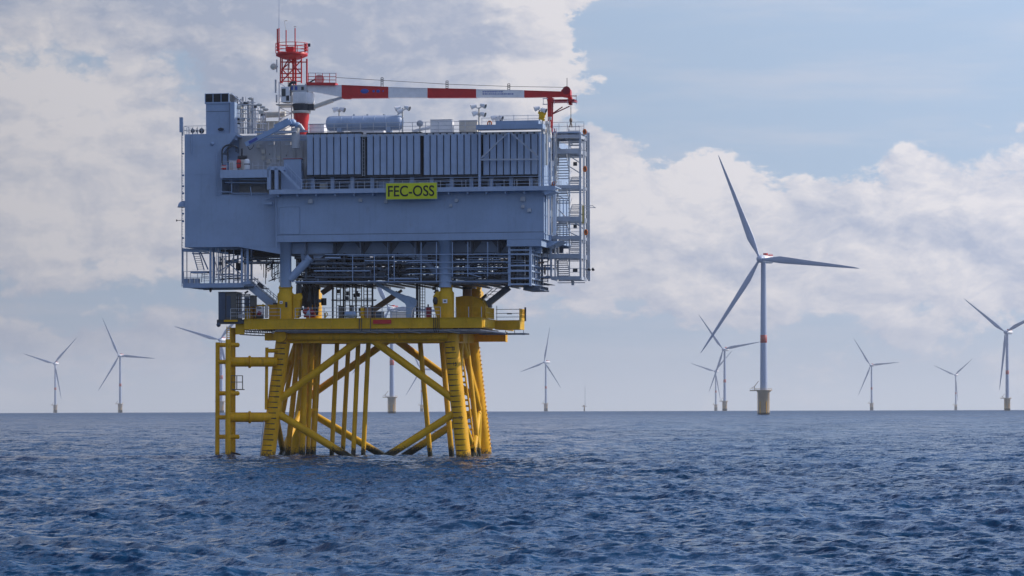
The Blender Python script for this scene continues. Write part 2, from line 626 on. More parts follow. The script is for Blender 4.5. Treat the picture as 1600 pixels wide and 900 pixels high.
def blade_mesh():
    Lb = 103.0
    st = [(0.0, 2.3, 2.3, 0), (0.03, 2.3, 2.3, 0), (0.10, 4.4, 2.1, 10), (0.19, 6.6, 1.7, 14), (0.30, 5.9, 1.3, 11),
          (0.45, 4.6, 0.9, 7), (0.62, 3.5, 0.62, 4), (0.80, 2.5, 0.4, 2), (0.93, 1.5, 0.25, 0), (0.985, 0.7, 0.13, 0), (1.0, 0.15, 0.06, 0)]
    n = 12
    m_ = MB()
    tipm = MB()
    vs = []
    for f, ch, th_, tw in st:
        for i in range(n):
            a = 2 * math.pi * i / n
            x = math.cos(a) * ch / 2 - (ch - 2.3) * 0.22
            y = math.sin(a) * th_ / 2 * (1.0 if math.cos(a) > -0.2 or f < 0.05 else 0.55)
            tt = R(tw)
            vs.append((x * math.cos(tt) - y * math.sin(tt), x * math.sin(tt) + y * math.cos(tt) - 2.6 * f * f, 2.0 + f * Lb))
    fs = []
    for k in range(len(st) - 1):
        for i in range(n):
            j = (i + 1) % n
            fs.append((k * n + i, k * n + j, (k + 1) * n + j, (k + 1) * n + i))
    m_.add(vs, fs, True)
    return m_.mesh('blade', M['tower'])


def turbine_parts():
    root = thing('wind_turbine', 'x', 'wind turbine', group='wind turbines of the offshore wind farm')
    foot = MB()
    foot.lathe((0, 0, 0), [(5.3, -10), (5.3, 20.2), (6.6, 21.2), (6.6, 22.4), (3.4, 22.4)], 28)
    foot.lathe((0, 0, 0), [(0.01, -10), (5.3, -10)], 28)
    fo = link_part('foundation', foot.mesh('foundation', M['tpyellow']), root)
    lad = MB()
    for sx in (-0.5, 0.5):
        lad.tube((-5.9, sx - 1.4, -3), (-5.9, sx - 1.4, 21), 0.16, n=6)
    for k in range(16):
        lad.tube((-5.9, -1.9, k * 1.3), (-5.9, -0.9, k * 1.3), 0.07, n=5)
    for sx in (-2.9, 2.9):
        lad.tube((sx - 1.0, -6.2, -4), (sx - 1.0, -6.2, 12), 0.35, n=8)
        lad.tube((sx - 1.0, -6.2, 11.5), (sx - 1.0, -4.4, 11.5), 0.25, n=8)
    link_part('boat_landing', lad.mesh('boat_landing', M['yellow']), root)
    pl = MB()
    pl.box(-12.5, -5.0, -3.2, 3.2, 21.4, 22.3)
    pl.lathe((0, 0, 0), [(6.7, 21.5), (7.6, 21.8), (7.6, 22.4), (6.7, 22.5)], 28)
    for k in range(20):
        a = 2 * math.pi * k / 20
        pl.tube((7.5 * math.cos(a), 7.5 * math.sin(a), 22.4), (7.5 * math.cos(a), 7.5 * math.sin(a), 23.9), 0.07, n=5)
        a2 = 2 * math.pi * (k + 1) / 20
        for zz in (23.2, 23.9):
            pl.tube((7.5 * math.cos(a), 7.5 * math.sin(a), zz), (7.5 * math.cos(a2), 7.5 * math.sin(a2), zz), 0.06, n=4)
    for x in (-12.4, -10, -7.6):
        for y in (-3.1, 3.1):
            pl.tube((x, y, 22.3), (x, y, 23.9), 0.07, n=5)
    for y in (-3.1, 3.1):
        pl.tube((-12.4, y, 23.9), (-6.5, y, 23.9), 0.07, n=5)
    pl.tube((-12.4, -3.1, 23.9), (-12.4, 3.1, 23.9), 0.07, n=5)
    link_part('work_platform', pl.mesh('work_platform', M['tpyellow']), root)
    cr = MB()
    cr.tube((-8.6, -2.2, 22.3), (-8.6, -2.2, 26.0), 0.3, n=8)
    cr.tube((-8.6, -2.2, 25.6), (-4.9, -2.6, 30.4), 0.26, n=8)
    cr.tube((-8.6, -2.2, 25.6), (-11.2, -2.2, 24.2), 0.2, n=8)
    link_part('davit_crane', cr.mesh('davit_crane', M['tan']), root)
    tw = MB()
    prof = [(3.35, 22.4), (3.35, 23.0), (3.2, 40), (3.0, 64)]
    tw.lathe((0, 0, 0), prof + [(2.93, 72), (2.55, 110), (2.25, 137.6), (2.6, 138.2)], 28)
    for z in (64, 92, 116):
        r_ = 3.35 - (z - 23) * 0.0096
        tw.lathe((0, 0, 0), [(r_, z - 0.25), (r_ + 0.06, z - 0.2), (r_ + 0.06, z + 0.2), (r_, z + 0.25)], 28)
    link_part('tower', tw.mesh('tower', M['tower']), root)
    bd = MB()
    bd.lathe((0, 0, 0), [(3.0, 65.2), (3.09, 65.3), (3.03, 72.2), (2.9, 72.3)], 28)
    link_part('red_band', bd.mesh('red_band', M['bandred']), root)
    # nacelle assembly is built facing -Y (towards the viewer) and yawed
    na = MB()
    prof = [(0.3, 15.5), (2.6, 15.2), (3.5, 13.5), (3.8, 4), (3.8, -1.5), (3.2, -3.0), (2.6, -3.6)]
    na.lathe((0, 0, TH), [(r_, y) for r_, y in prof], 18, axis='Y')
    nac = link_part('nacelle', na.mesh('nacelle', M['white'], Vector((0, 0, TH))), root, (0, 0, TH))
    hp = MB()
    hp.box(-2.3, 2.3, 6.5, 13.0, 3.5, 4.1)
    for x in (-2.2, 2.2):
        for k in range(5):
            hp.tube((x, 6.6 + k * 1.55, 3.5), (x, 6.6 + k * 1.55, 5.0), 0.09, n=5)
        hp.tube((x, 6.6, 5.0), (x, 12.8, 5.0), 0.1, n=5)
        hp.tube((x, 6.6, 4.3), (x, 12.8, 4.3), 0.1, n=5)
    hp.box(-1.8, 1.8, 2.5, 5.2, 3.5, 5.6)
    link_part('helicopter_deck', hp.mesh('helicopter_deck', M['red']), nac)
    hub = MB()
    hub.lathe((0, 0, 0), [(0.05, -3.6), (1.2, -3.2), (2.6, -2.0), (3.4, 0), (3.4, 1.8), (2.8, 2.6)], 18, axis='Y')
    hubo = link_part('hub', hub.mesh('hub', M['tower'], Vector((0, 0, 0))), root, (0, -6.2, TH))
    bm_ = blade_mesh()
    for k in range(3):
        bl = link_part('blade', bm_, hubo)
        bl.rotation_euler = (0, R(120 * k), 0)
    return root, nac, hubo


troot, tnac, thub = turbine_parts()


def copy_tree(o, parent=None):
    c_ = o.copy()
    C.objects.link(c_)
    c_.parent = parent
    for ch in o.children:
        copy_tree(ch, c_)
    return c_


# tower column, hub row, blade phase (deg, counter-clockwise from right), yaw, label
TURB = [
    (1193.5, 405, -6, 31, 'largest and closest wind turbine, standing alone to the right of the substation'),
    (86.5, 568, 44, 31, 'leftmost wind turbine, its blades in an open V above the horizon'),
    (188, 556, -4, 31, 'second wind turbine from the left, one blade level and pointing right'),
    (346, 531, 45, 31, 'wind turbine whose tower stands behind the yellow boat landing left of the jacket'),
    (612.5, 483, -3, 31, 'wind turbine seen through the yellow jacket bracing, thick tower with red band'),
    (659, 577, -3, 31, 'small distant wind turbine seen faintly through the right bracing of the jacket'),
    (853, 566, 75, 48, 'lone wind turbine just right of the substation, one blade almost upright'),
    (1132.5, 546, 9, 33, 'wind turbine directly left of the largest one, partly crossed by its lower blade'),
    (1118.5, 580, 44, 33, 'small faint wind turbine crowded behind the left neighbour of the largest turbine'),
    (1362, 571, 5, 31, 'distant wind turbine midway between the largest turbine and the right edge'),
    (1493.5, 586, 38, 31, 'smallest faint wind turbine near the right edge, blades in a flat V'),
    (1574, 519, 24, 31, 'wind turbine at the right edge, one blade cut off by the picture border'),
]
for i, (px, hy, ph, yaw, lab) in enumerate(TURB):
    # distance at which a hub TH above the curved sea shows at this row
    hx = px
    d = 3000.0
    for _ in range(60):
        zz = to_world(hx, hy, d).z + d * d / (2 * EARTH)
        d *= (TH / zz) ** 0.8
    root = troot if i == 0 else copy_tree(troot)
    w = to_world(px, TRUE_H, d)
    root.location = (w.x, d, -d * d / (2 * EARTH))
    root['label'] = lab
    los = math.atan2(w.x, d)
    for ch in root.children:
        base_ = ch.name.split('.')[0]
        if base_ == 'nacelle':
            ch.rotation_euler = (0, 0, -R(yaw) - los)
        if base_ == 'hub':
            rot = Matrix.Rotation(-R(yaw) - los, 4, 'Z')
            ch.rotation_euler = (rot @ Matrix.Rotation(R(90 - ph), 4, 'Y')).to_euler()
            ch.location = rot @ Vector((0, -6.2, 0)) + Vector((0, 0, TH))

# a far met mast
mm = thing('met_mast', 'thin distant measuring mast standing alone on the horizon', 'mast')
d = 9000.0
w = to_world(913, TRUE_H, d)
mm.location = (w.x, d, -d * d / (2 * EARTH))
q = MB()
q.lathe((0, 0, 0), [(1.6, -6), (1.6, 12), (0.1, 12)], 12)
link_part('pile', q.mesh('pile', M['tpyellow']), mm)
q = MB()
q.box(-7, 7, -5, 5, 12, 13)
q.box(-4, 1, -3, 3, 13, 16)
link_part('deck', q.mesh('deck', M['tpyellow']), mm)
q = MB()
for sx, sy in ((-1, -1), (1, -1), (1, 1), (-1, 1)):
    q.tube((2 + sx * 1.2, sy * 1.2, 13), (2 + sx * 0.3, sy * 0.3, 66), 0.2, n=5)
for k in range(10):
    z = 14 + k * 5.2
    e = 1.2 - 0.9 * k / 10
    for s_ in (-1, 1):
        q.tube((2 - e * s_, -e, z), (2 + e * s_, -e, z + 5.2), 0.1, n=4)
        q.tube((2 - e * s_, e, z), (2 + e * s_, e, z + 5.2), 0.1, n=4)
link_part('lattice', q.mesh('lattice', M['steel']), mm)

# ================================================================== the substation
PSI = R(10.0)
ORG = Vector(((570 - 800) / FPX * 500.0, 500.0, 0.0))
ROT = Matrix.Rotation(-PSI, 3, 'Z')
RINV = ROT.inverted()
CL = RINV @ (Vector((0, 0, CAM_H)) - ORG)


def V(px, py, Y):
    """substation-frame point (X along the front, Y depth, Z up) at a photograph pixel and depth"""
    a = (px - 800) / FPX
    b_ = (TRUE_H - py) / FPX
    d_ = RINV @ Vector((a * math.cos(ROLL) + b_ * math.sin(ROLL), 1.0, -a * math.sin(ROLL) + b_ * math.cos(ROLL)))
    t_ = (Y - CL.y) / d_.y
    return CL + d_ * t_


def X(px, Y=0.0, py=400): return V(px, py, Y).x
def Z(py, Y=0.0, px=600): return V(px, py, Y).z


def pthing(name, label, cat, base, group=None):
    b_ = Vector(base)
    o = thing(name, label, cat, ORG + ROT @ b_, -PSI, group)
    o['_b'] = tuple(b_)
    return o


def put(name, mb, m, root, parent=None, label=None):
    """one mesh object from a builder in substation coordinates"""
    o = link_part(name, mb.mesh(name, m, Vector(root['_b'])), parent or root)
    if label: o['label'] = label
    return o


def rep(name, me, root, locs, parent=None):
    """alike pieces sharing one mesh, at substation-frame places"""
    out = []
    for l in locs:
        out.append(link_part(name, me, parent or root, Vector(l) - Vector(root['_b'])))
    return out


POST = MB().tube((0, 0, 0), (0, 0, 1.12), 0.042, n=5).mesh('post', M['steel'])
POSTY = MB().tube((0, 0, 0), (0, 0, 1.3), 0.045, n=5).mesh('post', M['yellowdeck'])
POSTR = MB().tube((0, 0, 0), (0, 0, 1.25), 0.055, n=5).mesh('post', M['red'])


def rails(root, pts, m='steel', h=1.12, sp_=2.0, post=None, parent=None, rr=0.036, mids=(0.55,)):
    post = post or POST
    pts = [Vector(p) for p in pts]
    for a, b_ in zip(pts, pts[1:]):
        L = (b_ - a).length
        n = max(1, round(L / sp_))
        rep('post', post, root, [a.lerp(b_, k / n) for k in range(n + 1)], parent)
        for hh in (h,) + tuple(x * h for x in mids):
            put('rail', MB().tube(a + Vector((0, 0, hh)), b_ + Vector((0, 0, hh)), rr, n=5), M[m], root, parent)


def text_mesh(txt, size, m, depth=0.02):
    cu = bpy.data.curves.new('lettering', 'FONT')
    cu.body = txt
    cu.size = size
    cu.extrude = depth
    cu.resolution_u = 6
    cu.offset = 0.012
    ob = bpy.data.objects.new('lettering', cu)
    C.objects.link(ob)
    dg = bpy.context.evaluated_depsgraph_get()
    me = bpy.data.meshes.new_from_object(ob.evaluated_get(dg))
    bpy.data.objects.remove(ob)
    me.name = 'lettering'
    me.materials.clear()
    me.materials.append(m)
    return me


def text_on(root, txt, p0, p1, y, m, name='lettering', parent=None):
    """lettering that fills the box p0..p1 (X,Z) on a front-facing plate at depth y"""
    me = text_mesh(txt, 1.0, m, 0.01)
    co = np.array([v.co[:] for v in me.vertices])
    lo, hi = co.min(0), co.max(0)
    b_ = Vector(root['_b'])
    for v in me.vertices:
        x, yy, z = v.co
        v.co = (p0[0] + (x - lo[0]) / (hi[0] - lo[0]) * (p1[0] - p0[0]) - b_.x, y - z - b_.y,
                p0[1] + (yy - lo[1]) / (hi[1] - lo[1]) * (p1[1] - p0[1]) - b_.z)
    o = link_part(name, me, parent or root)
    return o


# ------------------------------------------------------------------ the module (hull)
hull = pthing('substation_module', 'large blue-grey steel module of the offshore substation standing on the yellow jacket', 'substation', (X(570), 13, Z(385)))
BK = 25.0
zt = Z(209, 0, 300)
zb1 = Z(386, 0, 300)
zb2 = Z(397, 0, 440)
xl, xs, xm, xr = X(287), X(370), X(433), X(850)
YL = 0.7
# left block with a diagonal-cornered recess
zo = Z(303, 0, 390)
xo = X(345)
hb = MB()
hb.prism([(xl, zt), (xl, zb1), (xs, zb1), (X(438), zb2), (X(438), zo), (xo, zo), (xo, Z(236)), (X(369), zt)], YL, YL + 0.35)
hb.box(xl, xl + 0.3, YL + 0.35, BK, zb1, zt)
hb.box(xl + 0.3, xs, YL + 0.35, BK, zb1, zb1 + 0.25)
hb.box(xl + 0.3, X(480), 4.9, 5.2, zo - 0.1, zt)
hb.box(xo - 0.3, xo, YL + 0.35, 4.9, zo, Z(236))
hb.box(xl + 0.3, xr, BK - 0.3, BK, zb1 + 0.3, zt - 0.3)
hb.prism([(xs, zb1), (X(438), zb2), (X(438), zb2 + .3), (xs, zb1 + .3)], YL + 0.4, BK - 0.5)
put('left_wall', hb, M['hull'], hull)
# front wall right part
zf = Z(300, 0, 640)
zbr = Z(376, 0, 640)
fw = MB()
fw.box(xm, xr, 0, 0.35, zbr + 0.0, zf)
put('front_wall', fw, M['hull'], hull)
lip = MB()
lip.box(xm - 0.05, xr + 0.06, -0.07, 0.0, zbr, zbr + 1.0)
put('lower_band', lip, M['hull'], hull)
lip = MB()
lip.box(xl, X(430), YL - 0.06, YL, zb1 + 0.0, zb1 + 0.75)
put('lower_band', lip, M['hull'], hull)
rs = MB()
rs.box(xr - 0.35, xr, 0.35, BK - 0.3, zbr, Z(209, 0, 850))
rs2 = put('right_wall', rs, M['hull'], hull)
pl = MB()
for k in range(7):
    y = 1.2 + k * 3.3
    pl.box(xr, xr + 0.14, y, y + 0.22, zbr, Z(300, 0, 850))
for zz in (Z(300), Z(338), zbr + 0.9):
    pl.box(xr, xr + 0.1, 0.4, BK - 0.5, zz - 0.12, zz)
put('stiffener', pl, M['hull'], hull)
# seams and weld lines on the front (raised strips, 10 px or more apart)
zs = Z(366, 0, 640)
seam = MB()
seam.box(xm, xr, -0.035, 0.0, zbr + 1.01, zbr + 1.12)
put('seam', seam, M['underside'], hull)  # dark tone paints a shadow line along the joint above the band
for py in (272,):
    put('seam', MB().box(xl, xo - 0.4, YL - 0.03, YL, Z(py, 0, 310), Z(py, 0, 310) + 0.05), M['hull'], hull)
put('seam', MB().box(X(336), X(336) + 0.05, YL - 0.03, YL, Z(302), Z(215)), M['hull'], hull)
put('corner_pipe', MB().tube((xm - 0.12, -0.12, Z(304)), (xm - 0.12, -0.12, Z(385)), 0.1), M['hull'], hull)
# hatch with rounded frame
hx0, hx1, hz0, hz1 = X(436), X(469), Z(366, 0, 450), Z(323, 0, 450)
ht_ = MB()
rc = 0.35


def roundrect(x0, x1, z0, z1, rc):
    o = []
    for cx, cz, a0 in ((x1 - rc, z1 - rc, 0), (x0 + rc, z1 - rc, 90), (x0 + rc, z0 + rc, 180), (x1 - rc, z0 + rc, 270)):
        for k in range(5):
            a = R(a0 + 22.5 * k)
            o.append((cx + rc * math.cos(a), cz + rc * math.sin(a)))
    return o


outer = roundrect(hx0, hx1, hz0, hz1, rc)
for a, b_ in zip(outer, outer[1:] + outer[:1]):
    ht_.tube((a[0], -0.03, a[1]), (b_[0], -0.03, b_[1]), 0.06, n=5)
hatch = put('hatch', MB().prism(roundrect(hx0 + .1, hx1 - .1, hz0 + .1, hz1 - .1, rc - .1), -0.05, 0.0), M['hull'], hull)
put('frame', ht_, M['hull'], hull, hatch)
# bulkhead lamps and small boxes on the front wall
for px, py, w_ in ((485, 314.5, .34), (563, 313, .25), (603, 315, .25), (713, 313, .25), (817, 311, .36), (817, 322.5, .24), (827, 328.5, .28), (704, 321, .2)):
    q = MB()
    c_ = V(px, py, -0.3)
    q.box(c_.x - w_, c_.x + w_, -0.42, 0, c_.z - w_ * .9, c_.z + w_ * .5)
    q.prism([(c_.x - w_, c_.z + w_ * .5), (c_.x + w_, c_.z + w_ * .5), (c_.x + w_ * .6, c_.z + w_), (c_.x - w_ * .6, c_.z + w_)], -0.3, -0.05)
    put('wall_lamp', q, M['steel'], hull)
c_ = V(332, 224.5, YL)
put('wall_lamp', MB().lathe((c_.x, YL, c_.z), [(0.01, -0.35), (0.25, -0.33), (0.3, 0.0)], 12, 'Y'), M['hull'], hull)
put('conduit', MB().tube(V(298.5, 210, YL - .1), V(299, 240, YL - .1), 0.07), M['hull'], hull)
# back wall of the recess, doors and fittings
rb = MB()
rb.box(X(374, 4.6), X(480, 4.6), 4.78, 4.9, Z(300, 4.6), Z(209, 4.6))
put('recess_wall', rb, M['hull2'], hull)
for px0, px1, py0, py1 in ((420, 432, 222, 262), (446, 459, 226, 262)):
    a, b_ = V(px0, py1, 4.7), V(px1, py0, 4.7)
    dr = put('door', MB().box(a.x, b_.x, 4.68, 4.78, a.z, b_.z), M['hull2'], hull)
    put('handle', MB().box(a.x + .1, a.x + .2, 4.6, 4.68, (a.z + b_.z) / 2, (a.z + b_.z) / 2 + .2), M['dark'], hull, dr)
for px in (413, 425, 437, 449, 461, 472):
    a, b_ = V(px, 296, 4.7), V(px, 212, 4.7)
    put('wall_stiffener', MB().box(a.x, a.x + .12, 4.60, 4.78, a.z, b_.z), M['hull2'], hull)
q = MB()
for py in (205, 214, 218):
    a, b_ = V(398, py, 3), V(480, py - .6, 3)
    q.box(a.x, b_.x, 2.9, 3.1, a.z - .25, a.z)
put('lintel', q, M['hull'], hull)
for px, py in ((424, 223.5), (450, 224)):
    c_ = V(px, py, 3.5)
    put('recess_lamp', MB().box(c_.x - .45, c_.x + .45, 3.3, 3.7, c_.z - .25, c_.z + .2), M['steel'], hull)
for px, py in ((404, 228), (412, 237), (412, 247), (420, 252), (436, 247)):
    c_ = V(px, py, 4.6)
    put('recess_box', MB().box(c_.x - .25, c_.x + .25, 4.3, 4.68, c_.z - .3, c_.z + .3), M['offwhite'], hull)
# dark machinery gallery behind the walkway and under the radiators
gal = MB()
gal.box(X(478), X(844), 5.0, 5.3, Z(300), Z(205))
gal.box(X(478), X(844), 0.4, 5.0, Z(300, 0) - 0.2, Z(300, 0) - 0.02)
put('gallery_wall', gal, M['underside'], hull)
for k in range(12):
    px = 486 + k * 31
    a, b_ = V(px, 298, 1.6), V(px, 276, 1.6)
    put('gallery_column', MB().box(a.x, a.x + .55, 1.4, 1.9, a.z, b_.z), M['hull'], hull)
for px, w_, h_, mm_ in ((500, 1.0, .9, 'offwhite'), (545, .7, .8, 'hull'), (592, 1.2, 1.0, 'hull'), (655, .9, 1.1, 'steel'), (697, 1.3, .9, 'hull'), (735, 1.0, 1.2, 'dark'), (775, .8, .8, 'hull'), (828, 1.5, 1.35, 'steel')):
    a = V(px, 296, 2.6)
    put('pump_box', MB().box(a.x, a.x + w_, 2.4, 3.6, a.z, a.z + h_), M[mm_], hull)
# roof slab
rf = MB()
zr = Z(209, 0, 600)
rf.box(X(478), xr - .1, 0.45, BK - 0.5, zr - 0.35, zr)
rf.box(xl + 0.35, X(478), 5.25, BK - 0.5, zr - 0.35, zr)
put('roof', rf, M['hull2'], hull)
# left side roof piece
put('roof', MB().box(xl + .35, X(367), YL + .4, 5.2, zt - .35, zt - .02), M['hull'], hull)

# underdeck girders
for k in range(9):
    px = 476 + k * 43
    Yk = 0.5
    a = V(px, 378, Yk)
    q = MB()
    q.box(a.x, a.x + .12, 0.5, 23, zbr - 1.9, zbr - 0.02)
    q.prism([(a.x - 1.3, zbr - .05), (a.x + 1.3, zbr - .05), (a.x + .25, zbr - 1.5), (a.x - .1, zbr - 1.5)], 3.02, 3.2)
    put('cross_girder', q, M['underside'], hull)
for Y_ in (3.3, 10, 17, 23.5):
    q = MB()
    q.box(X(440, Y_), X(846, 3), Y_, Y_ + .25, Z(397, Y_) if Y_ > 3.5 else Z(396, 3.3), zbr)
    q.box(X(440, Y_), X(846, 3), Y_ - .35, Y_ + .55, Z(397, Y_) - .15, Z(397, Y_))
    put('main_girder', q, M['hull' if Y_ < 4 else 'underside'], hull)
q = MB().box(X(440), xr - .4, .36, BK - .4, zbr - .02, zbr + .2)
put('bottom_plate', q, M['underside'], hull)
a, b_ = V(792, 385, -.05), V(846, 373, -.05)
q = MB().box(a.x, b_.x, -.05, 5.0, a.z, zbr - .02)
q.prism([(b_.x, a.z), (b_.x, zbr - .03), (b_.x + 2.2, zbr - .03)], 5.0, 11.0)
put('end_block', q, M['hull'], hull)
# gusset plates at the columns
for (pa, pb, pc) in (((432, 380), (490, 397), (455, 420)), ((505, 397), (540, 397), (482, 415))):
    pass
gp = MB()
a = [V(*p, 2.0) for p in ((470, 397), (510, 397), (482, 417), (472, 412))]
gp.prism([(v.x, v.z) for v in a], 1.9, 2.15)
put('gusset', gp, M['hull'], hull)
a = [V(*p, 2.0) for p in ((432, 379), (520, 379), (520, 396), (440, 397), (430, 384))]
put('gusset', MB().prism([(v.x, v.z) for v in a], 1.86, 2.12), M['hull'], hull)
a = [V(*p, 3.0) for p in ((630, 396), (668, 396), (668, 409), (650, 407))]
put('gusset', MB().prism([(v.x, v.z) for v in a], 2.9, 3.15), M['hull'], hull)
# support columns (grey upper part)
for (px, Y_, r_) in ((446.5, 1.2, .86), (696, 1.2, .95), (487, 23.5, .85), (737, 23.5, .95)):
    a, b_ = V(px, 447, Y_), V(px, 388, Y_)
    q = MB().lathe((a.x, Y_, 0), [(r_, a.z - .2), (r_, b_.z + .6), (r_ * 1.02, b_.z + .6), (r_ * 1.3, b_.z + 1.6)], 24)
    put('column', q, M['hull'], hull)
q = MB().tube(V(453, 437, 1.2), V(484, 404, 1.2), .62, n=16)
q.tube(V(483, 405, 1.2), V(485.5, 402.2, 1.2), .72, n=16)
put('knee_brace', q, M['hull'], hull)
q = MB().tube(V(690, 432, 1.4), V(655, 402, 1.4), .5, n=14)
put('knee_brace', q, M['underside'], hull)

# ------------------------------------------------------------------ radiators: four banks of ribbed panels
banks = [(478.5, 563.5, 8, 'leftmost'), (572.5, 656.5, 8, 'second from the left'), (661, 746, 8, 'third from the left'), (754, 840, 8, 'rightmost')]
for x0, x1, n, where in banks:
    Yf = 0.4
    r0 = pthing('radiator_bank', f'bank of tall blue-grey radiator panels on the upper front, {where} of four', 'radiator', (X((x0 + x1) / 2), Yf + 1, Z(276)), 'radiator banks along the upper front')
    ax, bx = X(x0), X(x1)
    zt_, zb_ = Z(210, 0, x0), Z(273, 0, x0)
    pitch = (bx - ax) / n
    w_ = pitch * 0.835
    # ribbed panel: shallow V folds in the plate
    pm = MB()
    pm.box(-w_ / 2, w_ / 2, 0, 0.9, zb_, zt_)
    pm.box(-w_ / 2 + .05, -w_ / 2 + .12, -0.03, 0.0, zb_ + .1, zt_ - .1)
    pm.box(w_ / 2 - .12, w_ / 2 - .05, -0.03, 0.0, zb_ + .1, zt_ - .1)
    me = pm.mesh('panel', M['panel'], Vector((0, 0, r0['_b'][2])))
    for k in range(n):
        link_part('panel', me, r0, (ax + pitch * (k + .5) - r0['_b'][0], Yf - r0['_b'][1] + random.uniform(-.02, .02), 0))
    put('header_pipe', MB().box(ax - .1, bx + .1, Yf + .25, Yf + .55, zt_ + .02, zt_ + .3), M['dark'], r0)
    put('header_pipe', MB().box(ax - .1, bx + .1, Yf + .3, Yf + .55, zb_ - .35, zb_ - .02), M['dark'], r0)
    put('gap_shade_plate', MB().box(ax - .1, bx + .15, Yf + .93, Yf + 1.0, zb_ - .3, zt_ + .28), M['black'], r0)  # black sheet puts the shade of the panel gaps into its colour
    lugs = MB().box(-.12, .12, Yf - .02, Yf + .2, zt_, zt_ + .26).mesh('lug', M['dark'], Vector((0, 0, 0)))
    for k in range(n):
        link_part('lug', lugs, r0, (ax + pitch * (k + .5) - r0['_b'][0], -r0['_b'][1], -r0['_b'][2]))
# ladder between bank one and two
ld = pthing('ladder', 'narrow light ladder standing in the gap between the first and second radiator bank', 'ladder', (X(568), .6, Z(275)))
for dx in (-1.5, 2.0):
    put('stile', MB().tube(V(568 + dx, 275, .6), V(568 + dx, 210, .6), .045, n=5), M['steel'], ld)
rg = MB().tube((-.16, 0, 0), (.17, 0, 0), .035, n=5).mesh('rung', M['steel'])
rep('rung', rg, ld, [V(568.2, 274 - 5.6 * k, .6) for k in range(12)])

# truss frame before the rightmost radiators
tf = pthing('truss_frame', 'blue-grey steel frame with two diagonals in front of the rightmost radiators', 'frame', (X(796), -.5, Z(292)))
Yt = -.45


def member(px0, py0, px1, py1, w_=.3, name='beam', m='panel', Y_=None):
    Y_ = Yt if Y_ is None else Y_
    put(name, MB().bar(V(px0, py0, Y_), V(px1, py1, Y_), w_, w_), M[m], tf)


member(749.5, 293, 749.5, 206, .34, 'post')
member(795, 248, 795, 207, .3, 'post')
member(843.5, 293, 843.5, 207, .34, 'post')
member(750, 249.5, 843, 249, .26, m='grey')
member(793, 208, 752, 247, .24, 'brace', 'grey')
member(799, 208, 842, 246, .24, 'brace', 'grey')
put('roof_beam', MB().box(X(746), X(850), -.8, 1.6, Z(205.5), Z(198.5)), M['hull'], tf)
put('roof_box', MB().box(X(776), X(843), -.5, 3.0, Z(198.3), Z(192.5)), M['hull'], tf)

# ------------------------------------------------------------------ front walkway
ww = pthing('walkway', 'long blue-grey railed walkway across the front, below the radiators', 'walkway', (X(640), -1, Z(300)))
zw = Z(294, -1.3, 640)
put('floor', MB().box(X(421, -1.5), X(868, -1.5), -1.5, 0.0, zw - .15, zw), M['hull'], ww)
put('edge_beam', MB().box(X(421, -1.5), X(868, -1.5), -1.62, -1.5, zw - .62, zw + .04), M['panel'], ww)
put('bracket', MB().prism([(X(852), zw - .64), (X(868, -1.5), zw - .64), (X(868, -1.5), zw - .75), (X(854), zw - 1.3)], -1.4, 2.4), M['hull'], ww)
put('floor', MB().box(X(852), X(868, -1.5), 0.0, 4.0, zw - .15, zw), M['hull'], ww)
for k in range(15):
    x_ = X(437 + k * 29.5)
    put('bracket', MB().prism([(x_, zw - .64), (x_ + .2, zw - .64), (x_ + .2, zw - 1.0), (x_, zw - 1.0)], -1.3, 0), M['hull'], ww)
e0, e1 = X(472, -1.5), X(868, -1.5)
rails(ww, [(e0, -1.5, zw), (e1, -1.5, zw), (e1, 3.8, zw)], m='panel', h=1.45, sp_=1.95, mids=(.62, .3))
rails(ww, [(X(478), 0.2, zw), (X(845), 0.2, zw)], m='steel', h=1.2, sp_=4.1, mids=())

# name board
sg = pthing('name_board', 'yellow name board with black lettering hanging on the walkway railing', 'sign', (X(642, -1.7), -1.75, Z(311, -1.7)))
a, b_ = V(603.5, 311.5, -1.75), V(682.5, 285.5, -1.75)
put('plate', MB().box(a.x, b_.x, -1.82, -1.74, a.z, b_.z), M['sign'], sg)
put('frame', MB().box(a.x - .06, b_.x + .06, -1.74, -1.66, a.z - .06, b_.z + .06), M['steel'], sg)
p0, p1 = V(606.3, 307.3, -1.82), V(678.5, 289.3, -1.82)
text_on(sg, 'FEC-OSS', (p0.x, p0.z), (p1.x, p1.z), -1.83, M['black'])

# ------------------------------------------------------------------ left balcony with small crane
bal = pthing('balcony', 'blue-grey steel balcony projecting from the recess at the upper left', 'balcony', (X(390), -.5, Z(278)))
zb = Z(266, -.8, 380)
put('edge_beam', MB().box(X(345, -1), X(421, -1), -1.15, -1.0, zb - 1.15, zb + .05), M['panel'], bal)
put('floor', MB().box(X(345, -1), X(421, -1), -1.0, 4.5, zb - .3, zb - .05), M['hull'], bal)
put('side_beam', MB().box(X(345, -1), X(345, -1) + .15, -1.0, 1.0, zb - 1.15, zb + .05), M['panel'], bal)
for px, w_ in ((420.5, .55), (432, .5)):
    a, b_ = V(px, 296, -1), V(px, 262, -1)
    put('post', MB().box(a.x - w_ / 2, a.x + w_ / 2, -1.15, -.7, a.z, b_.z), M['panel'], bal)
put('upper_step', MB().box(X(420, -1), X(443, -1), -1.15, 4.0, Z(263, -1), Z(261, -1) + .35), M['panel'], bal)
rails(bal, [(X(395, -1), -1.0, zb), (X(421, -1), -1.0, zb)], h=1.3, sp_=1.0, mids=(.5,))
rails(bal, [(X(347, -1), -1.0, zb), (X(362, -1), -1.0, zb)], h=1.3, sp_=.8, mids=(.5,))
rails(bal, [(X(421), .9, zb + .4), (X(475), .9, zb + .4)], h=1.4, sp_=1.4, mids=(.5,))
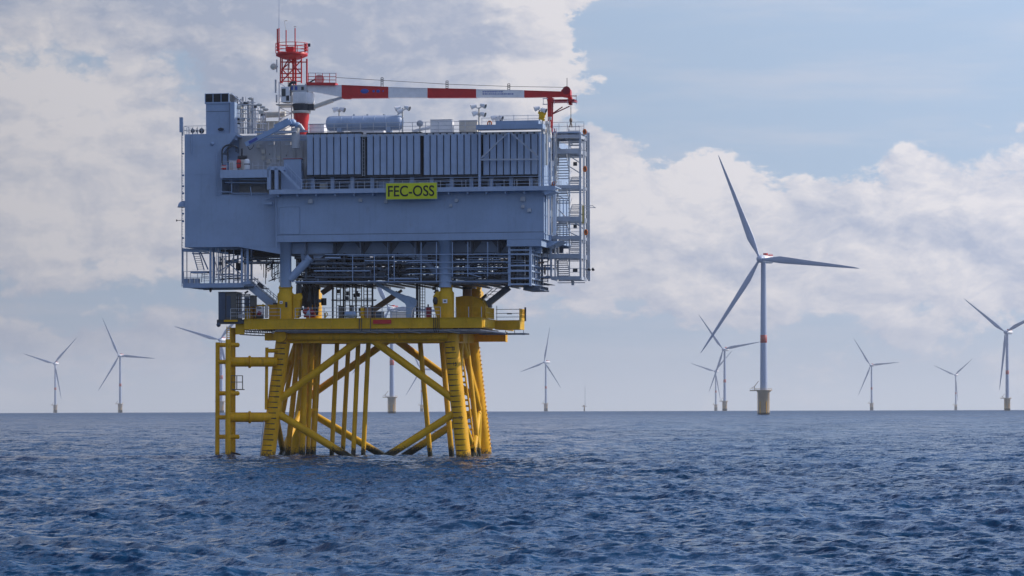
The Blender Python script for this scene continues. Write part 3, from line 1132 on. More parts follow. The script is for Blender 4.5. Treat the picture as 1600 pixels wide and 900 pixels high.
for a, b_ in (((346, 278, .3), (346, 294, .3)), ((345, 300, .3), (362, 300, .3)), ((347, 280, .1), (420, 281, .1)), ((352, 285, .1), (418, 286, .1)), ((362, 302, .3), (418, 302, .3)), ((391, 292, .2), (393, 306, .2)), ((362, 276, .2), (362, 302, .3))):
    put('bracket_pipe', MB().tube(V(a[0], a[1], a[2]), V(b_[0], b_[1], b_[2]), .09, n=6), M['hull'], bal)
q = MB().tube(V(434, 306, -.2), V(415, 312, -.2), .12)
q.box(X(412, -.2), X(426, -.2), -.5, 0, Z(317, 0), Z(314, 0))
put('bracket_arm', q, M['hull'], bal)

# stairs at the left end of the walkway
st = pthing('stair_flight', 'short blue-grey stair leading from the balcony down to the front walkway', 'stairs', (X(452, -1.5), -1.5, Z(296, -1.5)))
for Y_ in (-1.75, -.85):
    put('stringer', MB().bar(V(436, 262, Y_), V(469, 296, Y_), .1, .35), M['panel'], st)
tr = MB().box(-.16, .16, -.42, .42, -.03, .03).mesh('tread', M['steel'])
rep('tread', tr, st, [V(438 + k * 2.75, 264 + k * 2.85, -1.3) for k in range(11)])
for Y_ in (-1.75,):
    put('handrail', MB().tube(V(446, 255, Y_), V(472, 282, Y_), .05, n=6), M['panel'], st)
    put('handrail', MB().tube(V(446, 260, Y_), V(471, 286, Y_), .045, n=6), M['panel'], st)
    for k in range(4):
        put('post', MB().tube(V(447 + k * 8, 271 + k * 8.2, Y_), V(447 + k * 8, 256 + k * 8.2, Y_), .045, n=5), M['panel'], st)
cb = pthing('control_cabinet', 'blue-grey cabinet standing at the head of the short stair', 'cabinet', (X(458), .3, Z(294)))
put('body', MB().box(X(439), X(470.5), .1, 1.6, Z(294), Z(265)), M['hull'], cb)
put('body', MB().box(X(443), X(469.5), .4, 1.5, Z(264.8), Z(246)), M['hull'], cb)
put('red_edge', MB().box(X(442), X(470), .3, 1.55, Z(245.8), Z(244.8)), M['darkred'], cb)

# balcony things
def lifevessel(px, py0, py1, r_, m, label, name, cat, Y_=-.3, cap=None):
    a, b_ = V(px, py1, Y_), V(px, py0, Y_)
    o = pthing(name, label, cat, a)
    h_ = b_.z - a.z
    put('body', MB().lathe((a.x, Y_, a.z), [(.02, 0), (r_ * .9, .02), (r_, .12), (r_, h_ * .8), (r_ * .75, h_ * .95), (.02, h_)], 14), M[m], o)
    put('band', MB().lathe((a.x, Y_, a.z + h_ * .45), [(r_ * 1.02, 0), (r_ * 1.07, .03), (r_ * 1.07, .12), (r_ * 1.02, .15)], 14), M[cap or 'dark'], o)
    return o


lifevessel(373, 248.5, 262.5, .33, 'red', 'slim red canister in the middle of the upper left balcony', 'canister', 'canister', -.6)
lifevessel(386, 248, 265, .42, 'white', 'white upright canister at the right of the red one on the balcony', 'canister', 'canister', -.6)
lifevessel(350, 258, 265.5, .45, 'red', 'squat red drum at the left corner of the balcony', 'drum', 'drum', -.5, 'white')
lo = pthing('equipment_box', 'light grey equipment box standing on the balcony beside the red canister', 'box', V(366, 265, .1))
put('body', MB().box(X(359), X(371.5), -.2, 1.2, Z(265), Z(248)), M['white'], lo)
put('door', MB().box(X(360), X(365), -.25, -.2, Z(263), Z(250)), M['offwhite'], lo)
put('lid', MB().box(X(358.5), X(372), -.25, 1.25, Z(248), Z(246.6)), M['steel'], lo)
lo = pthing('winch', 'dark winch on a white pedestal at the centre of the balcony', 'winch', V(378, 265, .6))
put('pedestal', MB().tube(V(378, 265, .6), V(378, 250, .6), .55, n=12), M['offwhite'], lo)
put('drum', MB().tube(V(372, 246, .6), V(386, 246, .6), .28, n=12), M['dark'], lo)
put('hook_block', MB().tube(V(378, 246, .6), V(378, 232, .6), .13), M['dark'], lo)
# curved davits
for i, (px, py, s_, lab) in enumerate(((347, 262, 1.0, 'tall dark curved davit arm at the left end of the balcony'), (356, 254, .72, 'shorter dark curved davit arm inside the tall one on the balcony'))):
    dv = pthing('davit', lab, 'davit', V(px, py, .2))
    pts = [V(px, py, .2)]
    pts.append(V(px, py - 26 * s_, .2))
    for k in range(1, 7):
        a = R(90 * k / 6)
        pts.append(V(px + 13 * s_ * (1 - math.cos(a)), py - (26 + 10 * math.sin(a)) * s_, .2))
    pts.append(V(px + 22 * s_, py - 36 * s_ + 3, .2))
    put('arm', MB().path(pts, .12, 7), M['dark'], dv)
    put('tackle', MB().tube(pts[-1], pts[-1] - Vector((0, 0, .8)), .09, n=6), M['black'], dv)

# knuckle crane on the recess
kc = pthing('small_crane', 'pale blue small crane folded down to the left over the balcony', 'crane', V(462, 207, 1.5))
put('column', MB().tube(V(462, 232, 1.5), V(462, 200, 1.5), .62, n=14), M['hull2'], kc)
q = MB()
q.ball(V(457, 192, 1.5), .62, 12)
q.ball(V(465, 196, 1.5), .5, 10)
put('slewing_head', q, M['blue'], kc)
q = MB()
a0, b0 = V(455, 190, .9), V(384, 226, .9)
q.bar(a0, b0, .45, .7)
q.bar(V(452, 188.5, .9), V(430, 199.6, .9), .55, .85)
bo = put('boom', q, M['blue'], kc)
put('lettering', MB().bar(V(402, 216.2, .62), V(389, 223, .62), .03, .4), M['deepblue'], kc, bo)
put('cylinder', MB().tube(V(463, 206, .9), V(428, 209, .9), .16, n=8), M['steel'], kc)
put('cylinder', MB().tube(V(468, 195, .8), V(474, 204, .8), .3, n=10), M['steel'], kc)
put('hose', MB().path([V(385, 226, .9), V(390, 234, .9), V(394, 232, .9), V(397, 226, .9)], .05, 5), M['black'], kc)

# ladder left of the recess, left wall pipes
ld = pthing('ladder', 'blue-grey ladder fixed on the left wall beside the recess opening', 'ladder', V(341, 305, .4))
for px in (338, 344):
    put('stile', MB().tube(V(px, 305, .4), V(px, 234, .4), .045, n=5), M['hull'], ld)
rg = MB().tube((0, 0, 0), (.57, 0, 0), .035, n=5).mesh('rung', M['hull'])
rep('rung', rg, ld, [V(338, 304 - 4.4 * k, .4) for k in range(16)])
ld = pthing('ladder', 'very tall thin ladder down the outer left edge of the module', 'ladder', V(285, 448, 1.5))
for px, Y_ in ((284.2, 1.5), (284.2, 2.1)):
    put('stile', MB().tube(V(px, 448, Y_), V(px, 200, Y_), .06, n=5), M['steel'], ld)
rg = MB().tube((0, 0, 0), (0, .6, 0), .04, n=5).mesh('rung', M['steel'])
rep('rung', rg, ld, [V(284.2, 446 - 4.2 * k, 1.5) for k in range(58)])
for py in (240, 274, 291, 302, 334, 346, 372):
    put('wall_bracket', MB().bar(V(284, py, 1.6), V(287.5, py, 1.6), .2, .25), M['hull'], ld)
do = pthing('wall_dome', 'half-round grey dome bulging from the left edge of the module', 'lamp', V(285, 323, 2))
c_ = V(287, 323, 2.0)
prof = [(.9, 0)] + [(.9 * math.cos(R(a)), .9 * math.sin(R(a))) for a in range(15, 90, 15)] + [(.02, .9)]
put('cover', MB().lathe((c_.x, 2.0, c_.z), prof, 14), M['hull'], do)
put('base', MB().lathe((c_.x, 2.0, c_.z), [(.02, -.1), (.95, -.1), (.95, 0), (.02, 0)], 14), M['steel'], do)
bp = pthing('bracket_pole', 'thin outrigger pole sticking out left of the module at mid height', 'pole', V(284, 344, 2))
put('pole', MB().tube(V(287, 344, 2), V(276, 344.5, 2), .05, n=6), M['dark'], bp)
put('tip', MB().tube(V(276, 346, 2), V(276, 343, 2), .09, n=6), M['dark'], bp)

# ------------------------------------------------------------------ roof things
an = pthing('panel_antenna', 'tall slim grey antenna box standing at the far left roof corner', 'antenna', V(285, 208, 1.2))
put('box', MB().box(X(281.5, 1.2), X(286, 1.2), 1.0, 1.5, Z(201, 1.2), Z(177.5, 1.2)), M['hull'], an)
put('pole', MB().tube(V(285.5, 212, 1.4), V(285.5, 190, 1.4), .08), M['steel'], an)
rl = pthing('roof_railing', 'railing round the left roof corner beside the slim antenna box', 'railing', (X(305), .9, zt))
rails(rl, [(X(288, 1), 1.0, zt), (X(323, 1), 1.0, zt)], h=1.25, sp_=.75, mids=(.5,))
rails(rl, [(X(288, 1), 1.0, zt), (X(288, 1), 12.0, zt)], h=1.25, sp_=1.5, mids=(.5,))
for i, (px, w_) in enumerate(((301, .33), (308, .22), (315, .42))):
    q = pthing('roof_valve', ('dark valve group' if i == 0 else 'small dark fitting' if i == 1 else 'dark rounded lamp housing') + (' nearest the left roof corner', ' in the middle behind the left roof railing', ' beside the exhaust block on the left roof')[i], 'valve', V(px, 208, 2.5))
    put('body', MB().ball(V(px, 204.5, 2.5), w_, 8), M['dark'], q)
    put('stem', MB().tube(V(px, 209, 2.5), V(px, 200, 2.5), .08), M['dark'], q)

ex = pthing('exhaust_block', 'tall blue-grey ventilation block with black louvred hood on the left roof', 'ventilation unit', V(342, 208, 3))
put('body', MB().box(X(322.5, 2), X(359.5, 2), 2, 8, Z(209, 2), Z(157, 2)), M['hull'], ex)
put('collar', MB().box(X(321, 2), X(361, 2), 1.85, 8.1, Z(157, 2), Z(154.5, 2)), M['hull'], ex)
put('seam', MB().box(X(323, 2), X(359, 2), 1.96, 2, Z(169.5, 2), Z(169, 2)), M['dark'], ex)
put('seam', MB().box(X(343, 2), X(343.4, 2), 1.97, 2, Z(208, 2), Z(169, 2)), M['hull'], ex)
put('hood', MB().box(X(321, 2), X(358, 2), 2.1, 7.6, Z(154.5, 2), Z(141.5, 2)), M['dark'], ex)
for px in (320.8, 333, 345.5, 357.5):
    put('frame', MB().box(X(px, 2), X(px, 2) + .12, 1.95, 2.12, Z(154.5, 2), Z(141.2, 2)), M['hull'], ex)
put('frame', MB().box(X(320.8, 2), X(358.8, 2), 1.92, 2.12, Z(141.6, 2), Z(140.8, 2)), M['hull'], ex)
slat = MB().bar((0, 0, 0), (X(357, 2) - X(322, 2), 0, 0), .12, .04).mesh('slat', M['dark'])
rep('slat', slat, ex, [(X(322, 2), 2.03, Z(153 - k * 1.25, 2)) for k in range(9)])
put('side_pillar', MB().box(X(360.5, 1.5), X(367.5, 1.5), 1.4, 3.0, Z(214, 1.5), Z(155, 1.5)), M['hull'], ex)
q = MB()
q.bar(V(366, 213, 1.0), V(349, 232, 1.0), .3, .5)
put('diagonal_pipe', q, M['hull'], ex)
c_ = V(345, 202, 1.6)
lm = put('lamp', MB().ball((c_.x, 1.6, c_.z), .35, 8, 1.4, 1, .7), M['dark'], ex)

# scaffold of white pipes behind the exhaust
pc = pthing('pipe_cluster', 'cluster of pale vent pipes, rails and masts right of the ventilation block', 'pipework', V(388, 208, 6))
rr_ = random.Random(3)
for k in range(13):
    px = 368 + k * 3.9 + rr_.uniform(-1, 1)
    top = 152 + max(0, (px - 392)) * 0.9 + rr_.uniform(-2, 8)
    Y_ = rr_.uniform(3, 12)
    put('riser', MB().tube(V(px, 209, Y_), V(px, top, Y_), rr_.choice((.06, .09, .12, .2)), n=7), M[rr_.choice(('steel', 'white', 'steel', 'hull2'))], pc)
for py in (158, 163, 170, 177, 184, 191, 199):
    for Y_ in (3, 8):
        x1 = 395 + (py - 150) * .55
        put('rail', MB().tube(V(366, py, Y_), V(min(x1, 417), py + rr_.uniform(1, 5), Y_ + 1), rr_.choice((.05, .07, .1)), n=6), M[rr_.choice(('steel', 'white', 'hull2'))], pc)
for k in range(24):
    px = rr_.uniform(369, 412)
    py = rr_.uniform(max(155, 155 + (px - 392) * .9), 205)
    c_ = V(px, py, rr_.uniform(3, 10))
    w_ = rr_.uniform(.12, .34)
    put('fitting', MB().box(c_.x - w_, c_.x + w_, c_.y - w_, c_.y + w_, c_.z - w_ * .7, c_.z + w_ * .7), M[rr_.choice(('steel', 'white', 'dark', 'hull2', 'offwhite'))], pc)
for px in (392, 405, 410, 415):
    c_ = V(px, 154 + (px - 392) * .75, 4)
    put('vent_cowl', MB().ball(c_, .36, 8, 1.3, 1, .6), M['offwhite'], pc)
put('diagonal', MB().tube(V(361, 146, 5), V(382, 163, 5), .1), M['white'], pc)
q = pthing('equipment_house', 'pale grey plant room behind the pipe cluster under the crane mast', 'plant room', V(430, 208, 9))
put('wall', MB().box(X(402, 9), X(446, 9), 9, 14, Z(209, 9), Z(186, 9)), M['offwhite'], q)
put('roof_duct', MB().tube(V(412, 179.5, 8.6), V(446, 178.5, 8.6), .45, n=14), M['offwhite'], q)
for k in range(4):
    put('stiffener', MB().box(X(410 + 9 * k, 8.9), X(410 + 9 * k, 8.9) + .2, 8.85, 9, Z(208, 9), Z(188, 9)), M['white'], q)

# storage tank
tk = pthing('horizontal_tank', 'long horizontal blue-grey tank lying on the roof under the crane boom', 'tank', (X(570, 3.4), 3.4, Z(207, 3.4)))
Yk = 3.4
a, b_ = V(510, 193.5, Yk), V(630, 193, Yk)
rt = (Z(181.5, Yk) - Z(205, Yk)) / 2
L = b_.x - a.x
put('shell', MB().lathe((a.x, Yk, a.z), [(.05, 0), (rt * .55, .04), (rt * .85, .2), (rt * .98, .5), (rt, .8), (rt, L - .8), (rt * .98, L - .5), (rt * .85, L - .2), (rt * .55, L - .04), (.05, L)], 32, 'X'), M['panel'], tk)
for px in (532, 608):
    c_ = V(px, 207, Yk)
    put('saddle', MB().box(c_.x - .35, c_.x + .35, Yk - rt * .8, Yk + rt * .8, c_.z, c_.z + .9), M['hull'], tk)
for px in (535, 552, 569, 587, 604):
    c_ = V(px, 193, Yk)
    put('strap', MB().lathe((c_.x, Yk, a.z), [(rt + .0, -.05), (rt + .03, -.05), (rt + .03, .05), (rt, .05)], 32, 'X'), M['panel'], tk)
for px in (553, 574, 600, 622):
    c_ = V(px, 181.5, Yk)
    put('nozzle', MB().tube((c_.x, Yk, c_.z - .1), (c_.x, Yk, c_.z + .3), .12), M['steel'], tk)

rl = pthing('roof_railing', 'long light railing along the front roof edge above the radiators', 'railing', (X(600, 1), 1, zr))
rails(rl, [(X(482, .8), .8, zr), (X(748, .8), .8, zr)], m='steel', h=1.7, sp_=1.95, mids=(.66, .33), rr=.04, post=MB().tube((0, 0, 0), (0, 0, 1.7), .05, n=5).mesh('post', M['steel']))
rl = pthing('roof_railing', 'light railing on the raised roof section at the right', 'railing', (X(800, 1), 1, Z(193)))
rails(rl, [(X(752), .8, Z(198.2)), (X(776), .8, Z(198.2))], h=1.1, mids=(.5,))
rails(rl, [(X(776), 2.8, Z(192.4)), (X(843), 2.8, Z(192.4))], h=1.0, mids=(.5,))
# assorted roof units
for (px0, px1, py0, py1, Y_, m_, nm, lab, ct) in (
        (673, 706, 189, 207, 4, 'white', 'roof_cabinet', 'wide white cabinet on the roof right of the horizontal tank', 'cabinet'),
        (718, 746, 191, 207, 5, 'offwhite', 'roof_cabinet', 'cream cabinet on the roof left of the four headed floodlight', 'cabinet'),
        (548, 600, 203, 208, 6.5, 'white', 'roof_skid', 'low white skid on the roof beneath the tank', 'skid'),
        (484, 507, 193, 208, 7, 'white', 'roof_cabinet', 'white cabinet between the red crane pedestal and the tank', 'cabinet')):
    o = pthing(nm, lab, ct, (X((px0 + px1) / 2, Y_), Y_, Z(208, Y_)))
    put('body', MB().box(X(px0, Y_), X(px1, Y_), Y_, Y_ + 2, Z(py1 + 1, Y_), Z(py0, Y_)), M[m_], o)
    n = max(2, int((px1 - px0) / 10))
    for k in range(n):
        w_ = (px1 - px0) / n
        put('door', MB().box(X(px0 + k * w_ + 1, Y_), X(px0 + (k + 1) * w_ - 1, Y_), Y_ - .05, Y_, Z(py1 - 1, Y_), Z(py0 + 2, Y_)), M[m_], o)
    put('top', MB().box(X(px0 - .5, Y_), X(px1 + .5, Y_), Y_ - .08, Y_ + 2.05, Z(py0, Y_), Z(py0 - .8, Y_)), M['steel'], o)
o = pthing('round_fan', 'small round fan housing on the roof between tank and white cabinet', 'fan', V(656, 208, 4))
c_ = V(656, 193, 4)
put('housing', MB().lathe((c_.x, 4, c_.z), [(.02, -.3), (.45, -.3), (.5, 0), (.45, .35), (.02, .35)], 16, 'Y'), M['steel'], o)
put('stand', MB().tube((c_.x, 4.1, c_.z), V(656, 209, 4), .12), M['offwhite'], o)
put('pipe', MB().tube(V(645, 205, 4.2), V(672, 199, 4.2), .22), M['white'], o)
o = pthing('lifebuoy', 'orange ring buoy hanging at the roof edge beside the raised section', 'lifebuoy', V(765, 193.5, .6))
c_ = V(765, 193, .55)
q = MB()
for k in range(14):
    a0, a1 = 2 * math.pi * k / 14, 2 * math.pi * (k + 1) / 14
    q.tube((c_.x + .3 * math.cos(a0), .55, c_.z + .36 * math.sin(a0)), (c_.x + .3 * math.cos(a1), .55, c_.z + .36 * math.sin(a1)), .1, n=6, cap=False)
put('ring', q, M['orange'], o)
put('bracket', MB().box(c_.x - .1, c_.x + .1, .62, .75, c_.z - .5, c_.z + .3), M['offwhite'], o)

# floodlights


def floodlight(px, base_py, top_py, heads, Y_, label, wide=True):
    o = pthing('floodlight', label, 'floodlight', V(px, base_py, Y_), 'floodlight masts on the roof')
    put('mast', MB().tube(V(px, base_py, Y_), V(px, top_py, Y_), .12, n=8), M['offwhite'], o)
    for (dx, dy, s_) in heads:
        c_ = V(px + dx, top_py + dy, Y_)
        q = MB()
        # tapered lamp housing tilted down
        q.tube((c_.x - .35 * s_, Y_ - .1, c_.z + .12), (c_.x + .42 * s_, Y_ - .25, c_.z - .14), .24, .42, n=10)
        h_ = put('lamp_head', q, M['white'], o)
        put('glass', MB().tube((c_.x + .42 * s_, Y_ - .25, c_.z - .14), (c_.x + .46 * s_, Y_ - .26, c_.z - .155), .36, n=10), M['glass'], o, h_)
        put('yoke', MB().bar((c_.x, Y_, c_.z - .1), (V(px, 0, Y_).x, Y_, V(px, top_py + dy + 4, Y_).z), .12), M['steel'], o)
    return o


floodlight(530, 184, 171, ((-4.5, 0, -1), (4.5, 0, 1)), 6, 'twin floodlight above the left end of the horizontal tank')
q_ = floodlight(629, 208, 169, ((-6.5, 0, -1), (7, -.5, 1), (-3, 5, -1)), 3.0, 'floodlight mast on a pale pole at the right end of the tank')
floodlight(748.5, 198, 168, ((-7.5, -2, -1), (6, -3, 1), (-5, 9, -1), (5.5, 10, 1)), 2.6, 'four headed floodlight mast left of the raised roof section')
floodlight(777, 194, 184, ((-4, 0, -1), (4, 0, 1), (1, 4, 1)), 5, 'low floodlight group just behind the raised roof section')
floodlight(843, 190, 172, ((-3, -3, -1), (6, 0, 1)), 1.5, 'floodlight beside the red boom rest at the right roof end')

# yellow hook thing near boom rest
o = pthing('yellow_hook_block', 'bright yellow hook block hanging beside the red boom rest', 'hook block', V(848, 190, 1.4))
q = MB()
q.ball(V(847, 181, 1.4), .55, 10, .9, .6, 1)
q.bar(V(841, 176, 1.4), V(853, 178, 1.4), .3, .35)
q.bar(V(842, 184, 1.4), V(851, 188, 1.4), .3, .3)
put('block', q, M['yellowdeck'], o)
put('hanger', MB().tube(V(848, 178, 1.4), V(848, 168, 1.4), .06), M['dark'], o)

# ------------------------------------------------------------------ lattice mast
ms = pthing('lattice_mast', 'red and white lattice mast with a round railed top basket at the upper left', 'mast', V(446, 208, 9))
Ym = 9.0
zA, zB, zC = Z(186, Ym), Z(130, Ym), Z(88, Ym)
for (px0, px1, dY) in ((436.5, 438, -.9), (456, 457, -.9), (436.5, 438, .9), (456, 457, .9)):
    put('leg', MB().tube(V(px0, 208, Ym + dY), V(px0, 128, Ym + dY), .13, n=7), M['white'], ms)
levels = [206, 196, 186, 177, 168, 159, 150, 141, 130]
for dY in (-.9, .9):
    for k in range(len(levels) - 1):
        y0, y1 = levels[k], levels[k + 1]
        l, r_ = 436.5, 456
        if k % 2: l, r_ = r_, l
        put('brace', MB().tube(V(l, y0, Ym + dY), V(r_, y1, Ym + dY), .07, n=5), M['white'], ms)
        put('strut', MB().tube(V(436.5, y0, Ym + dY), V(456, y0, Ym + dY), .06, n=5), M['white'], ms)
for (px0, px1, dY) in ((438, 438.5, -.9), (471, 471, -.9), (441, 441, .9), (463, 460, .9)):
    put('leg', MB().tube(V(px0, 130, Ym + dY), V(px1, 88, Ym + dY), .11, n=7), M['red'], ms)
for y0, y1, l, r_, dY in ((130, 95, 438, 470, -.9), (115, 93, 470, 452, -.9), (130, 108, 460, 441, .9), (108, 92, 441, 460, .9), (115, 90, 438, 452, .9)):
    put('brace', MB().tube(V(l, y0, Ym + dY), V(r_, y1, Ym + dY), .1, n=6), M['red'], ms)
for y0 in (97, 108, 115, 121, 127):
    put('strut', MB().tube(V(438, y0, Ym - .9), V(471 if y0 != 97 else 480, y0, Ym - .9), .09, n=5), M['red'], ms)
put('ladder_post', MB().tube(V(479.5, 134, Ym - 1.4), V(479.5, 92, Ym - 1.4), .14, n=7), M['red'], ms)
for px in (451, 458, 462):
    put('inner_pipe', MB().tube(V(px, 134, Ym), V(px, 88, Ym), .16, n=7), M['offwhite' if px == 451 else 'red'], ms)
cB = V(456, 84, Ym)
rB = (X(480.5, Ym) - X(431.5, Ym)) / 2
bk_ = put('basket', MB().lathe((cB.x, Ym, 0), [(.02, Z(89, Ym)), (rB * .5, Z(89.5, Ym)), (rB * .98, Z(84.5, Ym)), (rB, Z(80, Ym)), (rB * .96, Z(80, Ym)), (rB * .9, Z(83, Ym)), (.02, Z(83, Ym))], 24), M['red'], ms)
prev = None
for hh, pyy in ((0, 65), (1, 70.5), (2, 75.5)):
    q = MB()
    zz = Z(pyy, Ym)
    for k in range(20):
        a0, a1 = 2 * math.pi * k / 20, 2 * math.pi * (k + 1) / 20
        q.tube((cB.x + rB * math.cos(a0), Ym + rB * math.sin(a0), zz), (cB.x + rB * math.cos(a1), Ym + rB * math.sin(a1), zz), .05, n=5, cap=False)
    put('rail', q, M['red'], ms, bk_)
for k in range(10):
    a0 = 2 * math.pi * (k + .3) / 10
    p = Vector((cB.x + rB * math.cos(a0), Ym + rB * math.sin(a0), Z(80, Ym)))
    put('post', MB().tube(p, (p.x, p.y, Z(65, Ym)), .055, n=5), M['red'], ms, bk_)
put('beacon_box', MB().box(X(456, Ym) - .6, X(456, Ym) + .5, Ym - .5, Ym + .5, Z(83, Ym), Z(70, Ym)), M['red'], ms)
put('side_box', MB().box(X(477.5, Ym), X(481.5, Ym), Ym - .6, Ym - .2, Z(78, Ym), Z(66, Ym)), M['red'], ms)

for i, (px, y0, y1, y2, r_, lab) in enumerate((
        (436, 88, 44, -14, .07, 'tallest whip antenna, rising out of the picture above the mast basket'),
        (433.5, 80, 45, 45, .12, 'short thick red antenna at the left rim of the mast basket'),
        (447, 80, 47, 32, .06, 'thin white tipped antenna second from left on the mast basket'),
        (461, 82, 44, 41, .06, 'thin antenna at the right of the mast basket centre'))):
    o = pthing('whip_antenna', lab, 'antenna', V(px, y0, Ym - .5))
    put('lower_rod', MB().tube(V(px, y0, Ym - .5), V(px, y1, Ym - .5), max(r_, .09), n=6), M['red'], o)
    if y2 < y1:
        put('upper_rod', MB().tube(V(px, y1, Ym - .5), V(px if i != 2 else 444, y2, Ym - .5), r_ * .7, r_ * .4, n=6), M['offwhite' if i else 'hull'], o)
        put('cap', MB().tube(V(px - 2, y2 + .5, Ym - .5) if i else V(px, y2 + 1, Ym - .5), V(px + 2, y2 + .5, Ym - .5) if i else V(px, y2, Ym - .5), .05, n=5), M['offwhite'], o)
o = pthing('weather_sensor', 'small dark sensor held out to the right of the mast basket', 'sensor', V(486, 72, Ym - 1))
put('sensor', MB().box(X(485, Ym), X(488, Ym), Ym - 1.1, Ym - .8, Z(71.5, Ym), Z(66.5, Ym)), M['dark'], o)
put('arm', MB().tube(V(480, 70, Ym - 1), V(486, 70, Ym - 1), .04, n=5), M['steel'], o)
o = pthing('dish_antenna', 'small round pale dish antenna on the left side of the lattice mast', 'antenna', V(433, 104, Ym - 1))
c_ = V(427, 104, Ym - 1.2)
q = MB().lathe((c_.x, Ym - 1.2, c_.z), [(.02, -.2), (.42, -.1), (.5, .1), (.45, .45), (.02, .5)], 16, 'Y')
put('dish', q, M['offwhite'], o)
put('bracket', MB().tube((c_.x, Ym - 1, c_.z), V(434, 104, Ym - 1), .12), M['steel'], o)
put('pole', MB().tube(V(432.5, 93, Ym - 1), V(432.5, 113, Ym - 1), .09), M['steel'], o)
for (px, y0, y1) in ((433, 122, 143), (434.5, 146, 158)):
    put('pole', MB().box(X(px, Ym), X(px, Ym) + .22, Ym - 1.2, Ym - .9, Z(y1, Ym), Z(y0, Ym)), M['hull2'], o)

# ------------------------------------------------------------------ pedestal crane
Yc = 6.5
pcn = pthing('pedestal_crane', 'large red and white pedestal crane with its long boom level over the roof', 'crane', V(471, 208, Yc))
c_ = V(471, 200, Yc)
zz = lambda py: Z(py, Yc)
put('pedestal', MB().lathe((c_.x, Yc, 0), [(1.02, zz(210)), (1.02, zz(190)), (1.15, zz(183)), (1.2, zz(175))], 28), M['red'], pcn)
put('flange', MB().lathe((c_.x, Yc, 0), [(.1, zz(175)), (1.38, zz(175)), (1.42, zz(173)), (1.42, zz(171)), (.1, zz(171))], 28), M['offwhite'], pcn)
put('slew_ring', MB().lathe((c_.x, Yc, 0), [(1.2, zz(171)), (1.25, zz(167)), (1.4, zz(161)), (1.4, zz(160))], 28), M['dark'], pcn)
q = MB()
q.box(X(461, Yc), X(482, Yc), Yc - 1.1, Yc + 1.2, zz(160.5), zz(141.5))
q.lathe((X(483, Yc), Yc, 0), [(.1, zz(161)), (.8, zz(161)), (.9, zz(157)), (.9, zz(146)), (.6, zz(141.5)), (.1, zz(141.5))], 18)
hs = put('machinery_house', q, M['white'], pcn)
for k in range(3):
    put('panel', MB().box(X(463.5 + 6 * k, Yc), X(469 + 6 * k, Yc), Yc - 1.16, Yc - 1.1, zz(158), zz(144)), M['white'], pcn, hs)
cbn = put('operator_cab', MB().box(X(444, Yc), X(457, Yc), Yc - 1.6, Yc + .6, zz(158), zz(134)), M['white'], pcn)
put('window', MB().box(X(445, Yc), X(451, Yc), Yc - 1.66, Yc - 1.6, zz(149), zz(137)), M['glass'], pcn, cbn)
put('window', MB().box(X(452, Yc), X(456.5, Yc), Yc - 1.66, Yc - 1.6, zz(156), zz(148)), M['dark'], pcn, cbn)
for px0, px1, y0, y1, m_ in ((456, 482, 141, 131, 'hull2'), (458, 461, 139, 133, 'deepblue'), (464, 468, 139, 133, 'deepblue'), (474, 478, 139, 134, 'dark')):
    w_ = 1.0 if m_ == 'hull2' else 1.06
    put('control_box', MB().box(X(px0, Yc), X(px1, Yc), Yc - w_, Yc + .5, zz(y0), zz(y1)), M[m_], pcn)
put('exhaust_pipe', MB().path([V(452, 150, Yc - 1.2), V(452, 133, Yc - 1.2), V(455, 129, Yc - 1.2), V(463, 129, Yc - 1.2)], .22, 8), M['dark'], pcn)
q = MB()
q.box(X(436, Yc), X(461, Yc), Yc - 1.8, Yc + 1.8, zz(162.5), zz(161))
put('access_platform', q, M['offwhite'], pcn)
# slewing-level handrails
for hh in (0, 1.0):
    pass
# boom: tapered box in painted sections


def boomsec(px0, t0, b0_, px1, t1, b1_, m, name='boom_section', Y0=Yc - .55, Y1=Yc + .55):
    a, b_ = V(px0, b0_, Yc), V(px0, t0, Yc)
    c2, d2 = V(px1, b1_, Yc), V(px1, t1, Yc)
    q = MB().prism([(a.x, a.z), (b_.x, b_.z), (d2.x, d2.z), (c2.x, c2.z)], Y0, Y1)
    # top and bottom flanges
    q.bar((b_.x, (Y0 + Y1) / 2, b_.z), (d2.x, (Y0 + Y1) / 2, d2.z), (Y1 - Y0) + .12, .07)
    q.bar((a.x, (Y0 + Y1) / 2, a.z), (c2.x, (Y0 + Y1) / 2, c2.z), (Y1 - Y0) + .12, .07)
    return put(name, q, M[m], pcn)


boomsec(478, 131.5, 141, 535, 134, 151.5, 'white')
rdb = boomsec(535, 133.5, 153.5, 608, 136.5, 152.8, 'red')
wt2 = boomsec(608, 136.8, 152.6, 669, 138.6, 152.6, 'white')
boomsec(669, 138.3, 152.8, 745, 140.0, 152.6, 'red')
wtb = boomsec(745, 140.3, 152.4, 820, 141.8, 152.2, 'white')
boomsec(820, 142, 152.2, 886, 144, 150.8, 'red')
q = MB()
for (px, w_) in ((571, 9), (585, 5), (592, 6), (600, 3.5)):
    c2 = V(px, 143, Yc)
    q.ball((c2.x, Yc - .57, c2.z), .36 * w_ / 9, 10, w_ / 5, .08, 1.0)
put('emblem', q, M['deepblue'], pcn, rdb)
q = MB()
rx = random.Random(5)
for row in (143.2, 146.6):
    px = 755
    while px < (786 if row < 145 else 801):
        w_ = rx.uniform(1.2, 3.5)
        c2, d2 = V(px, row, Yc), V(px + w_, row + 1.5, Yc)
        q.box(c2.x, d2.x, Yc - .565, Yc - .55, d2.z, c2.z)
        px += w_ + .8
put('faded_print', q, M['deepblue'], pcn, wtb)
